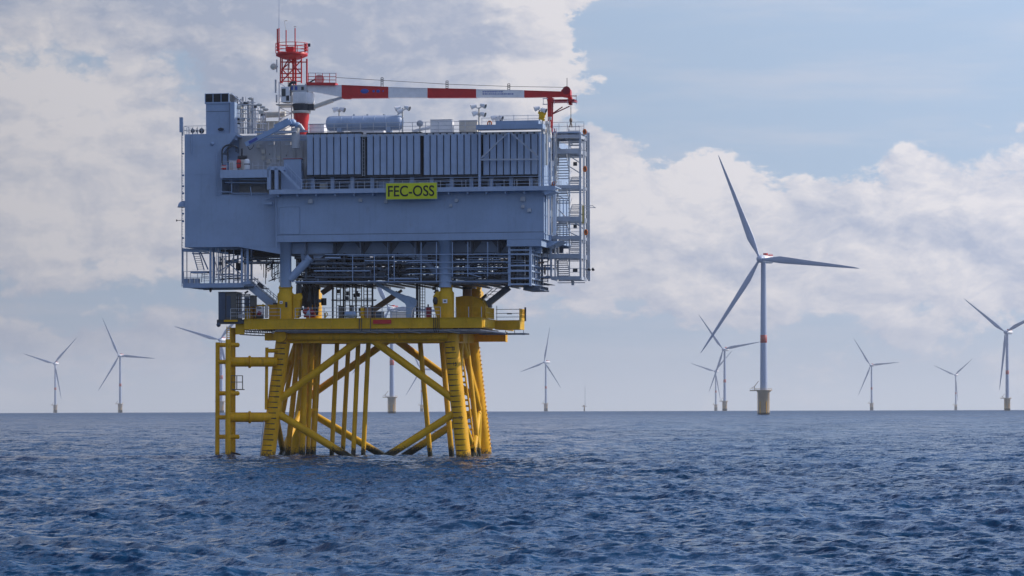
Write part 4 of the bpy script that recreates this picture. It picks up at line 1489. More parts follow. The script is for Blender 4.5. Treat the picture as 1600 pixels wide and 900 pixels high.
# luffing cylinder, walkway, sheaves
put('luffing_cylinder', MB().tube(V(488, 168, Yc), V(520, 157, Yc), .34, n=12), M['offwhite'], pcn)
put('cylinder_rod', MB().tube(V(519, 157.3, Yc), V(541, 150.5, Yc), .24, n=10), M['steel'], pcn)
q = MB()
q.bar(V(537, 152, Yc), V(548, 152, Yc), 1.2, .5)
put('boom_bracket', q, M['red'], pcn)
put('boom_foot', MB().box(X(481, Yc), X(492, Yc), Yc - .6, Yc + .6, zz(170), zz(161)), M['dark'], pcn)
wk = put('boom_walkway', MB().bar(V(481, 131.5, Yc), V(526, 132.2, Yc), 1.9, .42), M['red'], pcn)
for Y_ in (Yc - .95, Yc + .95):
    for py in (113.5, 119, 124):
        put('rail', MB().tube(V(481, py + .5, Y_), V(525, py + 1, Y_), .05, n=5), M['red' if py > 114 else 'steel'], pcn, wk)
    for px in (482, 493, 504, 515, 525):
        put('post', MB().tube(V(px, 131, Y_), V(px, 114, Y_), .05, n=5), M['red'], pcn, wk)
put('winch', MB().tube(V(499, 124, Yc - .4), V(499, 124, Yc + .5), .75, n=14), M['offwhite'], pcn)
put('winch_strut', MB().bar(V(482, 130, Yc - .3), V(497, 121, Yc - .3), .2), M['dark'], pcn)
for px, pt in ((597, 121.5), (698.5, 126.5), (795, 131)):
    q = MB()
    for dx in (-.17, .17):
        a, b_ = V(px, pt + 13.5, Yc), V(px, pt, Yc)
        q.tube((a.x + dx, Yc, a.z), (b_.x + dx, Yc, b_.z), .05, n=5)
    for k in range(5):
        b_ = V(px, pt + k * 2.8, Yc)
        q.tube((b_.x - .17, Yc, b_.z), (b_.x + .17, Yc, b_.z), .05, n=5)
    put('rope_guide', q, M['dark'], pcn)
put('luffing_rope', MB().path([V(525, 121, Yc), V(597, 125.5, Yc), V(698.5, 131.5, Yc), V(795, 135, Yc), V(884, 136.5, Yc)], .035, 5), M['dark'], pcn)
# boom head with the hanging fork and little platform
q = MB()
a = [V(*p, Yc) for p in ((876, 151), (878, 142), (883, 136.5), (889, 137), (892, 141), (892.5, 152), (888, 153))]
q.prism([(v.x, v.z) for v in a], Yc - .7, Yc + .7)
a = [V(*p, Yc) for p in ((888, 152), (894, 152), (894, 164), (889, 164))]
q.prism([(v.x, v.z) for v in a], Yc - .4, Yc + .4)
hd = put('boom_head', q, M['red'], pcn)
put('sheave', MB().tube(V(885, 141, Yc - .8), V(885, 141, Yc + .8), .6, n=16), M['darkred'], pcn, hd)
put('aerial', MB().tube(V(886, 137, Yc), V(886, 122, Yc), .05, n=5), M['dark'], pcn, hd)
put('hoist_rope', MB().tube(V(892, 150, Yc - .2), V(892, 187, Yc - .2), .05, n=5), M['dark'], pcn)
q = MB()
q.ball(V(892, 188, Yc - .2), .3, 8, .8, .8, 1.3)
q.bar(V(892, 190, Yc - .2), V(890, 199, Yc - .2), .14)
q.bar(V(892, 190, Yc - .2), V(894, 199, Yc - .2), .14)
put('hook', q, M['tan'], pcn)

# boom rest
br = pthing('boom_rest', 'red vertical boom rest with small railed platform under the boom tip', 'boom rest', V(860, 208, Yc))
q = MB()
a = [V(*p, Yc) for p in ((855, 152.5), (864, 152.5), (863.5, 160), (862.5, 208), (857.5, 208), (856.5, 160))]
q.prism([(v.x, v.z) for v in a], Yc - .75, Yc - .45)
q.prism([(v.x, v.z) for v in a], Yc + .45, Yc + .75)
put('fork', q, M['red'], br)
for k in range(9):
    y0 = 160 + k * 5.4
    put('lacing', MB().bar(V(857.5, y0, Yc - .6), V(862.5, y0 + 5, Yc - .6), .12), M['red'], br)
    put('lacing', MB().bar(V(862.5, y0, Yc + .6), V(857.5, y0 + 5, Yc + .6), .12), M['red'], br)
put('platform', MB().box(X(863, Yc), X(900.5, Yc), Yc - 1.4, Yc + 1.4, zz(165), zz(161.8)), M['red'], br)
for a, b_ in (((864, 178), (890, 166)), ((864, 177), (879, 167))):
    put('brace', MB().tube(V(*a, Yc - 1), V(*b_, Yc - 1), .09, n=6), M['darkred'], br)
for px in (849, 866, 887, 900.5):
    put('post', MB().tube(V(px, 163, Yc - 1.4), V(px, 148.5 if px > 890 else 154, Yc - 1.4), .045, n=5), M['steel'], br)
for py, p0, p1 in ((150, 887, 901), (156.5, 864, 901), (154, 848, 856), (163, 848, 856)):
    put('rail', MB().tube(V(p0, py, Yc - 1.4), V(p1, py, Yc - 1.4), .07, n=5), M['darkred' if p1 > 890 else 'steel'], br)

# ------------------------------------------------------------------ stair tower at the right
Ys0, Ys1 = 7.0, 13.5
stw = pthing('stair_tower', 'tall open steel stair tower with zigzag stairs on the right side of the module', 'stair tower', V(885, 440, Ys0))
XA, XB, XC, XD = X(861, Ys0), X(888, Ys0), X(907, Ys0), X(914, Ys0 + 2)
for x_, Y_, p0, p1, w_ in ((XA, Ys0, 437, 208, .28), (X(866.5, Ys0), Ys0 + .5, 437, 205, .2), (XC, Ys0, 437, 212, .3), (XB, Ys0 + 1, 437, 205, .16),
                           (XA, Ys1, 437, 205, .28), (XC, Ys1, 437, 205, .3), (XD + .1, Ys1 - 1, 440, 208, .3), (X(913.6, Ys0), Ys0, 440, 222, .12)):
    put('column', MB().box(x_ - w_ / 2, x_ + w_ / 2, Y_ - w_ / 2, Y_ + w_ / 2, Z(p0, Ys0), Z(p1, Ys0)), M['grey' if w_ > .2 else 'steel'], stw)
# sunlit flat post at the outer edge
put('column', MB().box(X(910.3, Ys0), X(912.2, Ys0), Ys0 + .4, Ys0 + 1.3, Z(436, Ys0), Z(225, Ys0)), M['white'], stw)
floors = [(218, 0), (241, 1), (296, 0), (345.5, 1), (374.5, 0), (403, 1), (437, 0)]
for i, (py, big_) in enumerate(floors):
    z = Z(py, Ys0)
    h_ = .7 if big_ else .5
    x0 = X(857, Ys0) if big_ else XA
    # edge beams (front, back, sides) and grated floors at the landings
    q = MB()
    q.box(x0, XC, Ys0 - .12, Ys0 + .02, z - h_ / 2, z + h_ / 2)
    q.box(XA, XC, Ys1 - .1, Ys1 + .05, z - h_ / 2, z + h_ / 2)
    q.box(XC - .15, XC - .01, Ys0 + .02, Ys1 - .1, z - h_ / 2, z + h_ / 2)
    q.box(XA, XA + .14, Ys0 + .02, Ys1 - .1, z - h_ / 2, z + h_ / 2)
    put('floor_beam', q, M['grey'], stw)
    q = MB()
    q.box(XA + .15, XC - .16, Ys0 + .03, Ys0 + 1.5, z + .05, z + .12)
    q.box(XA + .15, XC - .16, Ys1 - 1.5, Ys1 - .12, z - .55, z - .48)
    put('landing', q, M['steel'], stw)
    # landing rails
    for hh in (.6, 1.15):
        put('rail', MB().tube((XB, Ys0, z + hh + h_ / 2), (XC, Ys0, z + hh + h_ / 2), .035, n=5), M['steel'], stw)
        put('rail', MB().tube((XC, Ys0, z + hh + h_ / 2), (XC, Ys1, z + hh + h_ / 2), .035, n=5), M['steel'], stw)
tr1 = MB().box(-.92, .92, -.13, .13, -.065, .065).mesh('tread', M['grey'])
tr2 = MB().box(-.78, .78, -.13, .13, -.065, .065).mesh('tread', M['grey'])


def flight(px0, px1, ptop, pbot, near_top, n, me):
    xc = (X(px0, Ys0 + 3) + X(px1, Ys0 + 3)) / 2
    hw = (X(px1, Ys0 + 3) - X(px0, Ys0 + 3)) / 2
    zt_, zb_ = Z(ptop, Ys0 + 3), Z(pbot, Ys0 + 3)
    y0, y1 = (Ys0 + 1.6, Ys1 - 1.6)
    if not near_top: y0, y1 = y1, y0
    rep('tread', me, stw, [(xc, y0 + (y1 - y0) * k / (n - 1), zt_ + (zb_ - zt_) * k / (n - 1)) for k in range(n)])
    for s_ in (-1, 1):
        put('stringer', MB().bar((xc + s_ * hw, y0, zt_ - .1), (xc + s_ * hw, y1, zb_ - .1), .06, .25), M['steel'], stw)
        put('handrail', MB().tube((xc + s_ * hw, y0, zt_ + 1.0), (xc + s_ * hw, y1, zb_ + 1.0), .035, n=5), M['steel'], stw)


flight(890, 907, 212, 236, True, 6, tr2)
flight(869, 888, 247, 282, True, 10, tr1)
flight(891, 907, 280, 292, False, 5, tr2)
flight(869, 888, 300, 320, True, 7, tr1)
flight(891, 907, 323, 341, False, 6, tr2)
flight(869, 888, 350, 372, True, 8, tr1)
flight(891, 907, 378, 398, False, 7, tr2)
flight(869, 888, 408, 433, True, 9, tr1)
for a, b_ in (((868, 228), (884, 238)), ((892, 245), (907, 255)), ((888, 259), (907, 271)), ((872, 327), (886, 341)), ((898, 348), (911, 357)), ((888, 362), (907, 371)), ((868, 205), (895, 226))):
    put('brace', MB().tube(V(*a, Ys0 + .5), V(*b_, Ys0 + .5), .09, n=6), M['steel'], stw)
# top deck and roof rails
z = Z(212, Ys0)
put('top_deck', MB().box(XA - .2, XC, Ys0 - .1, Ys1, z - .1, z + .15), M['hull'], stw)
rails(stw, [(XA, Ys0, Z(209, Ys0)), (X(913, Ys0), Ys0, Z(209, Ys0))], h=1.25, sp_=1.2, mids=(.5,))
# outer ladder cage bits
for py in (221, 235, 380, 420):
    put('bracket', MB().tube(V(907, py, Ys0), V(917, py - .3, Ys0), .05, n=5), M['steel'], stw)
for py, w_ in ((256, .28), (354, .25), (422, .35)):
    c_ = V(898.5, py, Ys0 + 3)
    put('lamp_box', MB().box(c_.x - w_, c_.x + w_, c_.y, c_.y + .3, c_.z - .28, c_.z + .28), M['dark'], stw)
# connecting bridges from module to tower
for py in (241, 296, 345.5, 403):
    z = Z(py, 8)
    put('bridge', MB().box(xr + .2, XA - .15, 8, 11, z - .15, z), M['hull'], stw)
o = pthing('weather_board', 'pale yellow panel fixed upright on the outer edge of the stair tower', 'board', V(912, 353, Ys0 + 1.2))
put('panel', MB().box(X(909.5, Ys0), X(913, Ys0), Ys0 + .15, Ys0 + .35, Z(353, Ys0), Z(325, Ys0)), mat('faded_yellow', (.62, .52, .18), .6), o)
put('bracket', MB().box(X(908, Ys0), X(914, Ys0), Ys0 + .36, Ys0 + .42, Z(340, Ys0), Z(338, Ys0)), M['steel'], o)
for i, (px, py, lab) in enumerate(((914, 264, 'orange lifebuoy on the outer edge of the stair tower, upper one'), (915.5, 363, 'orange brown lifebuoy low on the outer edge of the stair tower'), (865, 288, 'orange lifebuoy where the front walkway meets the stair tower'), (913.5, 206, 'orange brown life jacket box at the top right corner of the stair tower'))):
    o = pthing('lifebuoy', lab, 'lifebuoy', V(px, py, Ys0 - .3), 'lifebuoys around the stair tower')
    c_ = V(px, py, Ys0 - .3)
    q = MB()
    for k in range(12):
        a0, a1 = 2 * math.pi * k / 12, 2 * math.pi * (k + 1) / 12
        q.tube((c_.x + .22 * math.cos(a0), c_.y, c_.z + .38 * math.sin(a0)), (c_.x + .22 * math.cos(a1), c_.y, c_.z + .38 * math.sin(a1)), .1, n=6, cap=False)
    put('ring', q, M['orange'], o)
    put('backing', MB().box(c_.x - .25, c_.x + .2, c_.y + .1, c_.y + .15, c_.z - .4, c_.z + .4), M['tan'], o)
o = pthing('outrigger_pole', 'thin double pole reaching out right from the middle of the stair tower', 'pole', V(914, 323, Ys0))
put('pole', MB().tube(V(912, 321.5, Ys0), V(927, 321.5, Ys0), .05, n=5), M['steel'], o)
put('pole', MB().tube(V(912, 324.5, Ys0), V(931, 324.5, Ys0), .05, n=5), M['steel'], o)
put('end_piece', MB().tube(V(926, 321.5, Ys0), V(930, 324.5, Ys0), .05, n=5), M['steel'], o)
o = pthing('side_camera', 'small dark twin camera on an arm low on the right of the stair tower', 'camera', V(915, 421, Ys0))
put('arm', MB().tube(V(913, 421.5, Ys0), V(921, 421.5, Ys0), .06, n=5), M['dark'], o)
for px in (920, 926):
    put('housing', MB().tube(V(px - 1, 422, Ys0 - .2), V(px + 2, 420, Ys0 - .2), .2, .26, n=8), M['dark'], o)
o = pthing('drip_box', 'small grey box hanging under the right corner of the stair tower', 'box', V(893, 448, Ys0 + 1))
put('body', MB().box(X(891, Ys0), X(895, Ys0), Ys0 + 1, Ys0 + 1.4, Z(448, Ys0), Z(441, Ys0)), M['steel'], o)
put('hanger', MB().tube(V(893, 442, Ys0 + 1.2), V(893, 437, Ys0 + 1.2), .06), M['steel'], o)
# right side piping on the sunlit wall
rp = pthing('side_pipework', 'pale vertical pipes and trays on the sunlit right wall beside the stair tower', 'pipework', (xr + .3, 3, Z(440, 3)))
rr_ = random.Random(21)
for k in range(16):
    Y_ = rr_.uniform(.8, 10)
    x_ = xr + rr_.uniform(.25, .9)
    y0, y1 = rr_.choice(((205, 290), (212, 262), (225, 292), (305, 370)))
    put('pipe', MB().tube((x_, Y_, Z(y1, Y_)), (x_, Y_, Z(y0, Y_)), rr_.choice((.06, .1, .16)), n=7), M[rr_.choice(('white', 'steel', 'offwhite', 'panel'))], rp)
for k in range(12):
    Y_ = rr_.uniform(1, 9)
    c_ = V(850, rr_.uniform(196, 285), Y_)
    w_ = rr_.uniform(.15, .4)
    put('box', MB().box(xr + .2, xr + .2 + w_, Y_, Y_ + w_ * 2, c_.z - w_, c_.z + w_), M[rr_.choice(('white', 'steel', 'offwhite'))], rp)
for k in range(10):
    px = rr_.uniform(846, 862)
    py = rr_.uniform(183, 208)
    c_ = V(px, py, rr_.uniform(2, 5))
    w_ = rr_.uniform(.15, .4)
    put('box', MB().box(c_.x - w_, c_.x + w_, c_.y, c_.y + .4, c_.z - w_, c_.z + w_), M[rr_.choice(('white', 'steel', 'offwhite'))], rp)
    put('riser', MB().tube((c_.x, c_.y, c_.z), (c_.x, c_.y, Z(211, c_.y)), .07, n=6), M['steel'], rp)

# ------------------------------------------------------------------ cable deck under the module
cd = pthing('cable_deck', 'dark open cable deck full of trays and pipes hanging under the module', 'cable deck', (X(650), 12, Z(445)))
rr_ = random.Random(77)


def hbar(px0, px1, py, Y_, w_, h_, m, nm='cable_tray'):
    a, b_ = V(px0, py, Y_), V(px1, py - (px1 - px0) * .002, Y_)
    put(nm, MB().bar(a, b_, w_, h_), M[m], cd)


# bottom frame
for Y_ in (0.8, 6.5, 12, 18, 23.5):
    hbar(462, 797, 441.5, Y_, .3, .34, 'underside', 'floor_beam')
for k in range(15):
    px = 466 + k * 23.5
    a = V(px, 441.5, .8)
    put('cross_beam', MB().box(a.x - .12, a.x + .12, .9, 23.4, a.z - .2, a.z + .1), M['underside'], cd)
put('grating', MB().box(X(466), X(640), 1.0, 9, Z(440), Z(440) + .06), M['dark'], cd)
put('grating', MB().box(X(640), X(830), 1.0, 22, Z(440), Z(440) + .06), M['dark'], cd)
# trays in layers, their ends at odd places so light falls through
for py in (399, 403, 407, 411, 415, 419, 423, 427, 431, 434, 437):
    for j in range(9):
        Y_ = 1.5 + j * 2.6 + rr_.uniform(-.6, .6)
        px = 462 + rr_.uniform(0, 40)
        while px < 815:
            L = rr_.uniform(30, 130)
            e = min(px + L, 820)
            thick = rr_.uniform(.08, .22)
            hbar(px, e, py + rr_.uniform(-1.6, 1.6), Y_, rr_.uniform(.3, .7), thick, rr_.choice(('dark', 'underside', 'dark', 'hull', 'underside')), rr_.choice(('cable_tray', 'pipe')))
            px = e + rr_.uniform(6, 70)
for k in range(170):
    px = rr_.uniform(462, 822)
    Y_ = rr_.uniform(1.5, 23)
    y1 = rr_.uniform(425, 442)
    put('hanger', MB().bar(V(px, 395, Y_), V(px, y1, Y_), rr_.uniform(.08, .2)), M[rr_.choice(('dark', 'underside'))], cd)
for k in range(60):
    px = rr_.uniform(466, 640)
    py = rr_.uniform(400, 437)
    Y_ = rr_.uniform(1.5, 22)
    w_ = rr_.uniform(.2, .9)
    c_ = V(px, py, Y_)
    put('junction_box', MB().box(c_.x - w_, c_.x + w_, c_.y, c_.y + .4, c_.z - w_ * .6, c_.z + w_ * .6), M[rr_.choice(('dark', 'underside', 'black'))], cd)
for k in range(40):
    px = rr_.uniform(468, 800)
    Y_ = rr_.uniform(1.5, 22)
    dx = rr_.uniform(-30, 30)
    put('brace', MB().bar(V(px, rr_.uniform(397, 410), Y_), V(px + dx, rr_.uniform(428, 441), Y_), rr_.uniform(.08, .16)), M['underside'], cd)
for k in range(120):
    px = rr_.uniform(464, 800)
    Y_ = rr_.uniform(1.2, 6)
    if k % 3:
        put('pipe', MB().bar(V(px, rr_.uniform(398, 438), Y_), V(min(px + rr_.uniform(8, 40), 815), rr_.uniform(398, 438) if k % 4 == 0 else 0, Y_) if k % 4 == 0 else V(px, rr_.uniform(430, 441), Y_), rr_.uniform(.06, .16)), M[rr_.choice(('dark', 'underside', 'hull'))], cd)
    else:
        c_ = V(px, rr_.uniform(400, 436), Y_)
        w_ = rr_.uniform(.12, .45)
        put('junction_box', MB().box(c_.x - w_, c_.x + w_, c_.y, c_.y + .3, c_.z - w_ * .7, c_.z + w_ * .7), M[rr_.choice(('dark', 'underside', 'black', 'hull'))], cd)
# front frame: long horizontals and hangers in lighter blue-grey
for py, p0, p1 in ((398, 508, 797), (440, 455, 797)):
    put('front_rail', MB().bar(V(p0, py, .3), V(p1, py - .8, .3), .11), M['hull'], cd)
for py in (409.5, 418.5, 427):
    put('front_rail', MB().bar(V(640, py + .8, .2), V(797, py - .5, .2), .12), M['hull'], cd)
    put('front_rail', MB().bar(V(640, py + .8, .2), V(628, py + 3.5, 2.5), .12), M['panel'], cd)
for px in (551, 585, 607, 616):
    put('front_post', MB().bar(V(px, 398, .3), V(px, 441, .3), .11), M['hull'], cd)
for px in (658, 682, 707, 731, 762):
    put('front_post', MB().bar(V(px, 378, .25), V(px, 441 if px < 700 else 432, .25), .12), M['hull'], cd)
put('tray_end', MB().bar(V(508, 402.5, .3), V(532, 402.5, .3), .2), M['panel'], cd)

# big pipe trays dropping toward the jacket deck (dark dense riser bundle)
rb_ = pthing('riser_bundle', 'dense dark bundle of cables and risers behind the front left yellow leg top', 'risers', V(485, 497, 6))
for k in range(46):
    px = rr_.uniform(464, 499)
    Y_ = rr_.uniform(3, 18)
    a, b_ = V(px, rr_.uniform(436, 450), Y_), V(px + rr_.uniform(-3, 3), rr_.uniform(470, 496), Y_)
    put('cable', MB().tube(a, b_, rr_.uniform(.08, .26), n=6), M[rr_.choice(('dark', 'underside', 'black', 'dark'))], rb_)
for k in range(26):
    px = rr_.uniform(466, 496)
    Y_ = rr_.uniform(3, 18)
    c_ = V(px, rr_.uniform(448, 490), Y_)
    w_ = rr_.uniform(.15, .55)
    put('clamp', MB().box(c_.x - w_, c_.x + w_, c_.y, c_.y + .3, c_.z - w_ * .5, c_.z + w_ * .5), M[rr_.choice(('dark', 'underside', 'tan'))], rb_)
put('drum', MB().tube(V(506, 477, 7), V(506, 466, 7), .42, n=12), M['dark'], rb_)

# vertical cable ladders between cable deck and yellow deck
vl = pthing('cable_ladders', 'open rows of dark vertical cable ladders between upper module and yellow deck', 'cable ladders', V(565, 497, 8))
for (px, w_, Y_) in ((520, 0, 5), (529, 6, 8), (537, 0, 9), (543, 7, 12), (553, 5, 6), (561, 8, 12), (571, 5, 7), (578, 7, 10), (582, 0, 5)):
    q = MB()
    if w_:
        for dx in (-w_ / 2, w_ / 2):
            q.bar(V(px + dx, 497, Y_), V(px + dx, 438, Y_), .12)
        for k in range(10):
            q.bar(V(px - w_ / 2, 494 - k * 5.6, Y_), V(px + w_ / 2, 494 - k * 5.6, Y_), .08)
    else:
        q.bar(V(px, 497, Y_), V(px, 438, Y_), .24)
    put('cable_ladder', q, M['dark' if px != 529 else 'underside'], vl)
for py in (469, 447):
    put('strut', MB().bar(V(518, py, 7), V(588, py, 7), .2), M['dark'], vl)
for k in range(14):
    px = rr_.uniform(524, 582)
    c_ = V(px, rr_.uniform(443, 492), rr_.uniform(5, 11))
    put('fitting', MB().box(c_.x - .22, c_.x + .22, c_.y, c_.y + .3, c_.z - .3, c_.z + .3), M[rr_.choice(('dark', 'underside', 'olive'))], vl)
for (x0, x1, lab) in ((651, 656, 'dark slim cable ladder left of the red cabinet on the yellow deck'),):
    o = pthing('cable_ladder', lab, 'cable ladder', V(653, 497, 5))
    for px in (x0, x0 + 2, x1, 660, 664):
        put('stile', MB().bar(V(px, 497, 5), V(px, 437, 5), .2 if px < 657 else .09), M['dark'], o)
    for k in range(12):
        put('rung', MB().bar(V(x1, 493 - k * 4.6, 5), V(664, 493 - k * 4.6, 5), .08), M['underside'], o)
q = pthing('small_fittings', 'dark cable fittings hanging left of the front right column', 'fittings', V(682, 455, 2))
for k in range(7):
    c_ = V(rr_.uniform(677, 688), 447 + k * 2.4, 3)
    put('fitting', MB().box(c_.x - .3, c_.x + .25, 3, 3.3, c_.z - .12, c_.z + .12), M['dark'], q)
put('hanger', MB().tube(V(683, 438, 3.1), V(683, 466, 3.1), .08), M['dark'], q)

# ------------------------------------------------------------------ right end frame of the cable deck
rf_ = pthing('end_frame', 'boxy open steel frame with horizontal bars under the right end of the module', 'frame', V(812, 447, 1))
Y0, Y1 = .6, 10.5
for px in (796, 829):
    put('post', MB().bar(V(px, 384, Y0), V(px, 447, Y0), .35), M['panel'], rf_)
for px in (808, 813, 820):
    put('post', MB().bar(V(px, 386, Y0 + 1), V(px, 446, Y0 + 1), .18), M['underside'], rf_)
x1 = X(829, Y0)
for Y_ in (2.5, 4.5, 6.5, 8.5, 10.5):
    put('post', MB().bar((x1, Y_, Z(447)), (x1, Y_, Z(386)), .22), M['panel'], rf_)
for py in (393, 399.5, 417, 425.5, 437, 446):
    z = Z(py, Y0)
    put('bar', MB().bar((X(796, Y0), Y0 - .1, z), (x1, Y0 - .1, z), .2, .22), M['panel'], rf_)
    put('bar', MB().bar((x1 + .05, Y0, z), (x1 + .05, Y1, z), .2, .22), M['panel'], rf_)
q = MB()
zb_ = Z(447, Y0)
q.box(X(797, Y0), x1, Y0 + .1, Y1, zb_ - .05, zb_ + .1)
put('floor', q, M['underside'], rf_)
q = MB().box(X(812, Y0), x1 + .9, 3.5, Y1 + 1.5, zb_ - .7, zb_ - .5)
for k in range(6):
    q.box(X(812, Y0), x1 + .9, 3.6 + k * 1.5, 3.8 + k * 1.5, zb_ - .5, zb_ - .05)
put('lower_tray', q, M['underside'], rf_)
for k in range(22):
    px = rr_.uniform(799, 826)
    Y_ = rr_.uniform(2, 9)
    put('cable', MB().bar(V(px, 388, Y_), V(px, 445, Y_), rr_.uniform(.1, .35)), M[rr_.choice(('dark', 'underside'))], rf_)
for k in range(24):
    Y_ = rr_.uniform(2, 10)
    z = Z(rr_.uniform(390, 445), Y_)
    put('cable_tray', MB().bar((X(798, Y0), Y_, z), (x1 - .2, Y_, z), .4, rr_.uniform(.1, .3)), M[rr_.choice(('dark', 'underside'))], rf_)
rt_ = pthing('pipe_tangle', 'sunlit tangle of pipes and small platforms between end frame and stair tower', 'pipework', V(848, 440, 9))
for k in range(34):
    px = rr_.uniform(834, 860)
    py = rr_.uniform(392, 446)
    Y_ = rr_.uniform(7, 13)
    c_ = V(px, py, Y_)
    if k % 2:
        put('pipe', MB().tube(c_, c_ + Vector((rr_.uniform(.6, 1.6), 0, 0)), rr_.uniform(.05, .14), n=6), M[rr_.choice(('steel', 'tan', 'offwhite', 'hull'))], rt_)
    else:
        put('pipe', MB().tube(c_, c_ + Vector((0, 0, rr_.uniform(-1.5, 1.8))), rr_.uniform(.05, .14), n=6), M[rr_.choice(('steel', 'tan', 'offwhite', 'hull'))], rt_)
for py in (404, 421, 434):
    a = V(846, py, 9)
    put('platform', MB().box(a.x - .6, X(861, 9), 9, 12, a.z, a.z + .22), M['hull'], rt_)
for px in (834, 841, 848, 856):
    put('post', MB().bar(V(px, 388, 10), V(px, 448 - (px - 834) * .3, 10), .14), M['steel'], rt_)

# ------------------------------------------------------------------ left lower platform with stairs
lp = pthing('lower_left_platform', 'open steel platform with posts and braces hanging under the left end of the module', 'platform', V(340, 447, 4))
Yl, Yh = 2.0, 12.0
zfl = Z(443, Yl)
put('edge_beam', MB().box(X(286, Yl), X(381, Yl), Yl - .12, Yl, zfl - .38, zfl + .3), M['hull'], lp)
put('floor', MB().box(X(286, Yl), X(395, Yl), Yl, Yh, zfl - .3, zfl - .2), M['underside'], lp)
put('edge_beam', MB().box(X(290, Yl), X(381, Yl), Yh, Yh + .12, zfl - .38, zfl + .2), M['underside'], lp)
put('kick_plate', MB().bar(V(380, 443, Yl), V(392, 441, Yl), .4, .5), M['hull'], lp)
for px, Y_, w_ in ((285.6, Yl, .2), (292, Yl + 1, .12), (329, Yl, .3), (333.5, Yl + 1, .26), (341, Yl, .14), (347, 6, .14), (352, Yl, .12), (358, 8, .2), (365, 5, .14), (378, Yl, .28), (383, 4, .2), (387, Yl, .34), (393, 5, .28), (372, 9, .18)):
    put('post', MB().bar(V(px, 443, Y_), V(px, 388, Y_), w_), M['hull' if w_ > .15 else 'steel'], lp)
for a, b_, w_ in (((342, 424), (378, 402), .14), ((350, 404), (378, 430), .14), ((333, 398), (345, 440), .1), ((365, 402), (352, 424), .12), ((342, 402), (378, 398), .1), ((340, 428), (380, 430), .12), ((300, 396), (330, 396), .14)):
    put('brace', MB().bar(V(*a, 4), V(*b_, 4), w_), M['hull'], lp)
for py in (402, 406, 410, 412):
    put('pipe', MB().tube(V(381, py, rr_.uniform(3, 9)), V(438, py - .5, 6), rr_.uniform(.07, .16), n=7), M[rr_.choice(('underside', 'hull', 'dark'))], lp)
for py in (392, 395, 397.5, 400):
    put('pipe', MB().tube(V(345 + (py - 392) * 4, py, 6), V(440, py, 6), rr_.uniform(.1, .2), n=7), M['dark'], lp)
    put('pipe', MB().tube(V(365 + (py - 392) * 4, py + 1.6, 12), V(440, py + 1.6, 12), rr_.uniform(.1, .2), n=7), M['dark'], lp)
rails(lp, [(X(287, Yl), Yl, zfl + .3), (X(341, Yl), Yl, zfl + .3), (X(378, Yl), Yl, zfl + .3)], h=1.8, sp_=1.15, mids=(.5,), m='steel', post=MB().tube((0, 0, 0), (0, 0, 1.8), .05, n=5).mesh('post', M['steel']))
c_ = V(372.5, 416, 5)
put('hanging_box', MB().box(c_.x - .4, c_.x + .4, 5, 5.8, c_.z - .6, c_.z + .5), M['black'], lp)
put('roof_beam', MB().bar(V(284, 390.5, Yl), V(312, 392, Yl), .3, .5), M['hull'], lp)
put('roof_beam', MB().bar(V(312, 392, Yl), V(326, 394.5, Yl), .3, .3), M['steel'], lp)
for k in range(3):
    c_ = V(291 + k * 8.5, 437, 3)
    o = pthing('storage_box', ('leftmost', 'middle', 'rightmost')[k] + ' of three grey boxes on the lower left platform', 'box', (c_.x, 3, zfl), 'boxes on the lower left platform')
    put('body', MB().box(c_.x - .3, c_.x + .3, 2.8, 3.6, zfl - .2, zfl + 1.0), M['hull'], o)
    put('lid', MB().box(c_.x - .33, c_.x + .33, 2.77, 3.63, zfl + 1.0, zfl + 1.08), M['steel'], o)
o = pthing('lower_lamp', 'small lamp hanging under the lower left platform', 'lamp', V(329, 450, 3))
put('arm', MB().bar(V(326, 450, 3), V(333, 450, 3), .1), M['dark'], o)
put('body', MB().ball(V(329, 453.5, 3), .2, 8, 1, 1, 1.6), M['dark'], o)
# pipe drops right of the platform
q = pthing('pipe_drop', 'thin pipes and bracket clusters hanging just left of the front left column', 'pipework', V(425, 445, 5))
for k in range(9):
    px = 412 + k * 2.9
    put('pipe', MB().bar(V(px, 412, 5), V(px + rr_.uniform(-2, 2), rr_.uniform(424, 446), 5), .09), M['dark'], q)
for k in range(12):
    a = V(rr_.uniform(414, 432), rr_.uniform(414, 440), 5)
    put('bracket', MB().bar(a, a + Vector((rr_.uniform(.5, 1.4), 0, rr_.uniform(.2, .9))), .1), M['dark'], q)
# stairs on the lower left platform
st = pthing('stair_flight', 'narrow grey stair climbing left under the left end of the module', 'stairs', V(310, 420, 4))
tr = MB().box(-.42, .42, -.14, .14, -.035, .035).mesh('tread', M['steel'])
rep('tread', tr, st, [V(302 + k * .85 + 4, 394 + k * 3.3, 6 - k * .25) for k in range(9)])
for dx in (-5.0, 5.0):
    put('stringer', MB().bar(V(306 + dx, 393, 6), V(314 + dx, 422, 4), .08, .25), M['hull'], st)
put('landing', MB().box(X(300, 4), X(326, 4), 3, 5, Z(424, 4), Z(421, 4)), M['hull'], st)
put('handrail', MB().bar(V(313, 393, 4), V(325, 421, 4), .18), M['hull'], st)
rep('tread', tr, st, [V(321 + k * .3, 426 + k * 3.2, 4) for k in range(5)])
put('stringer', MB().bar(V(316, 425, 4), V(315, 441, 4), .08, .2), M['hull'], st)
put('stringer', MB().bar(V(327, 425, 4), V(329, 441, 4), .08, .2), M['hull'], st)

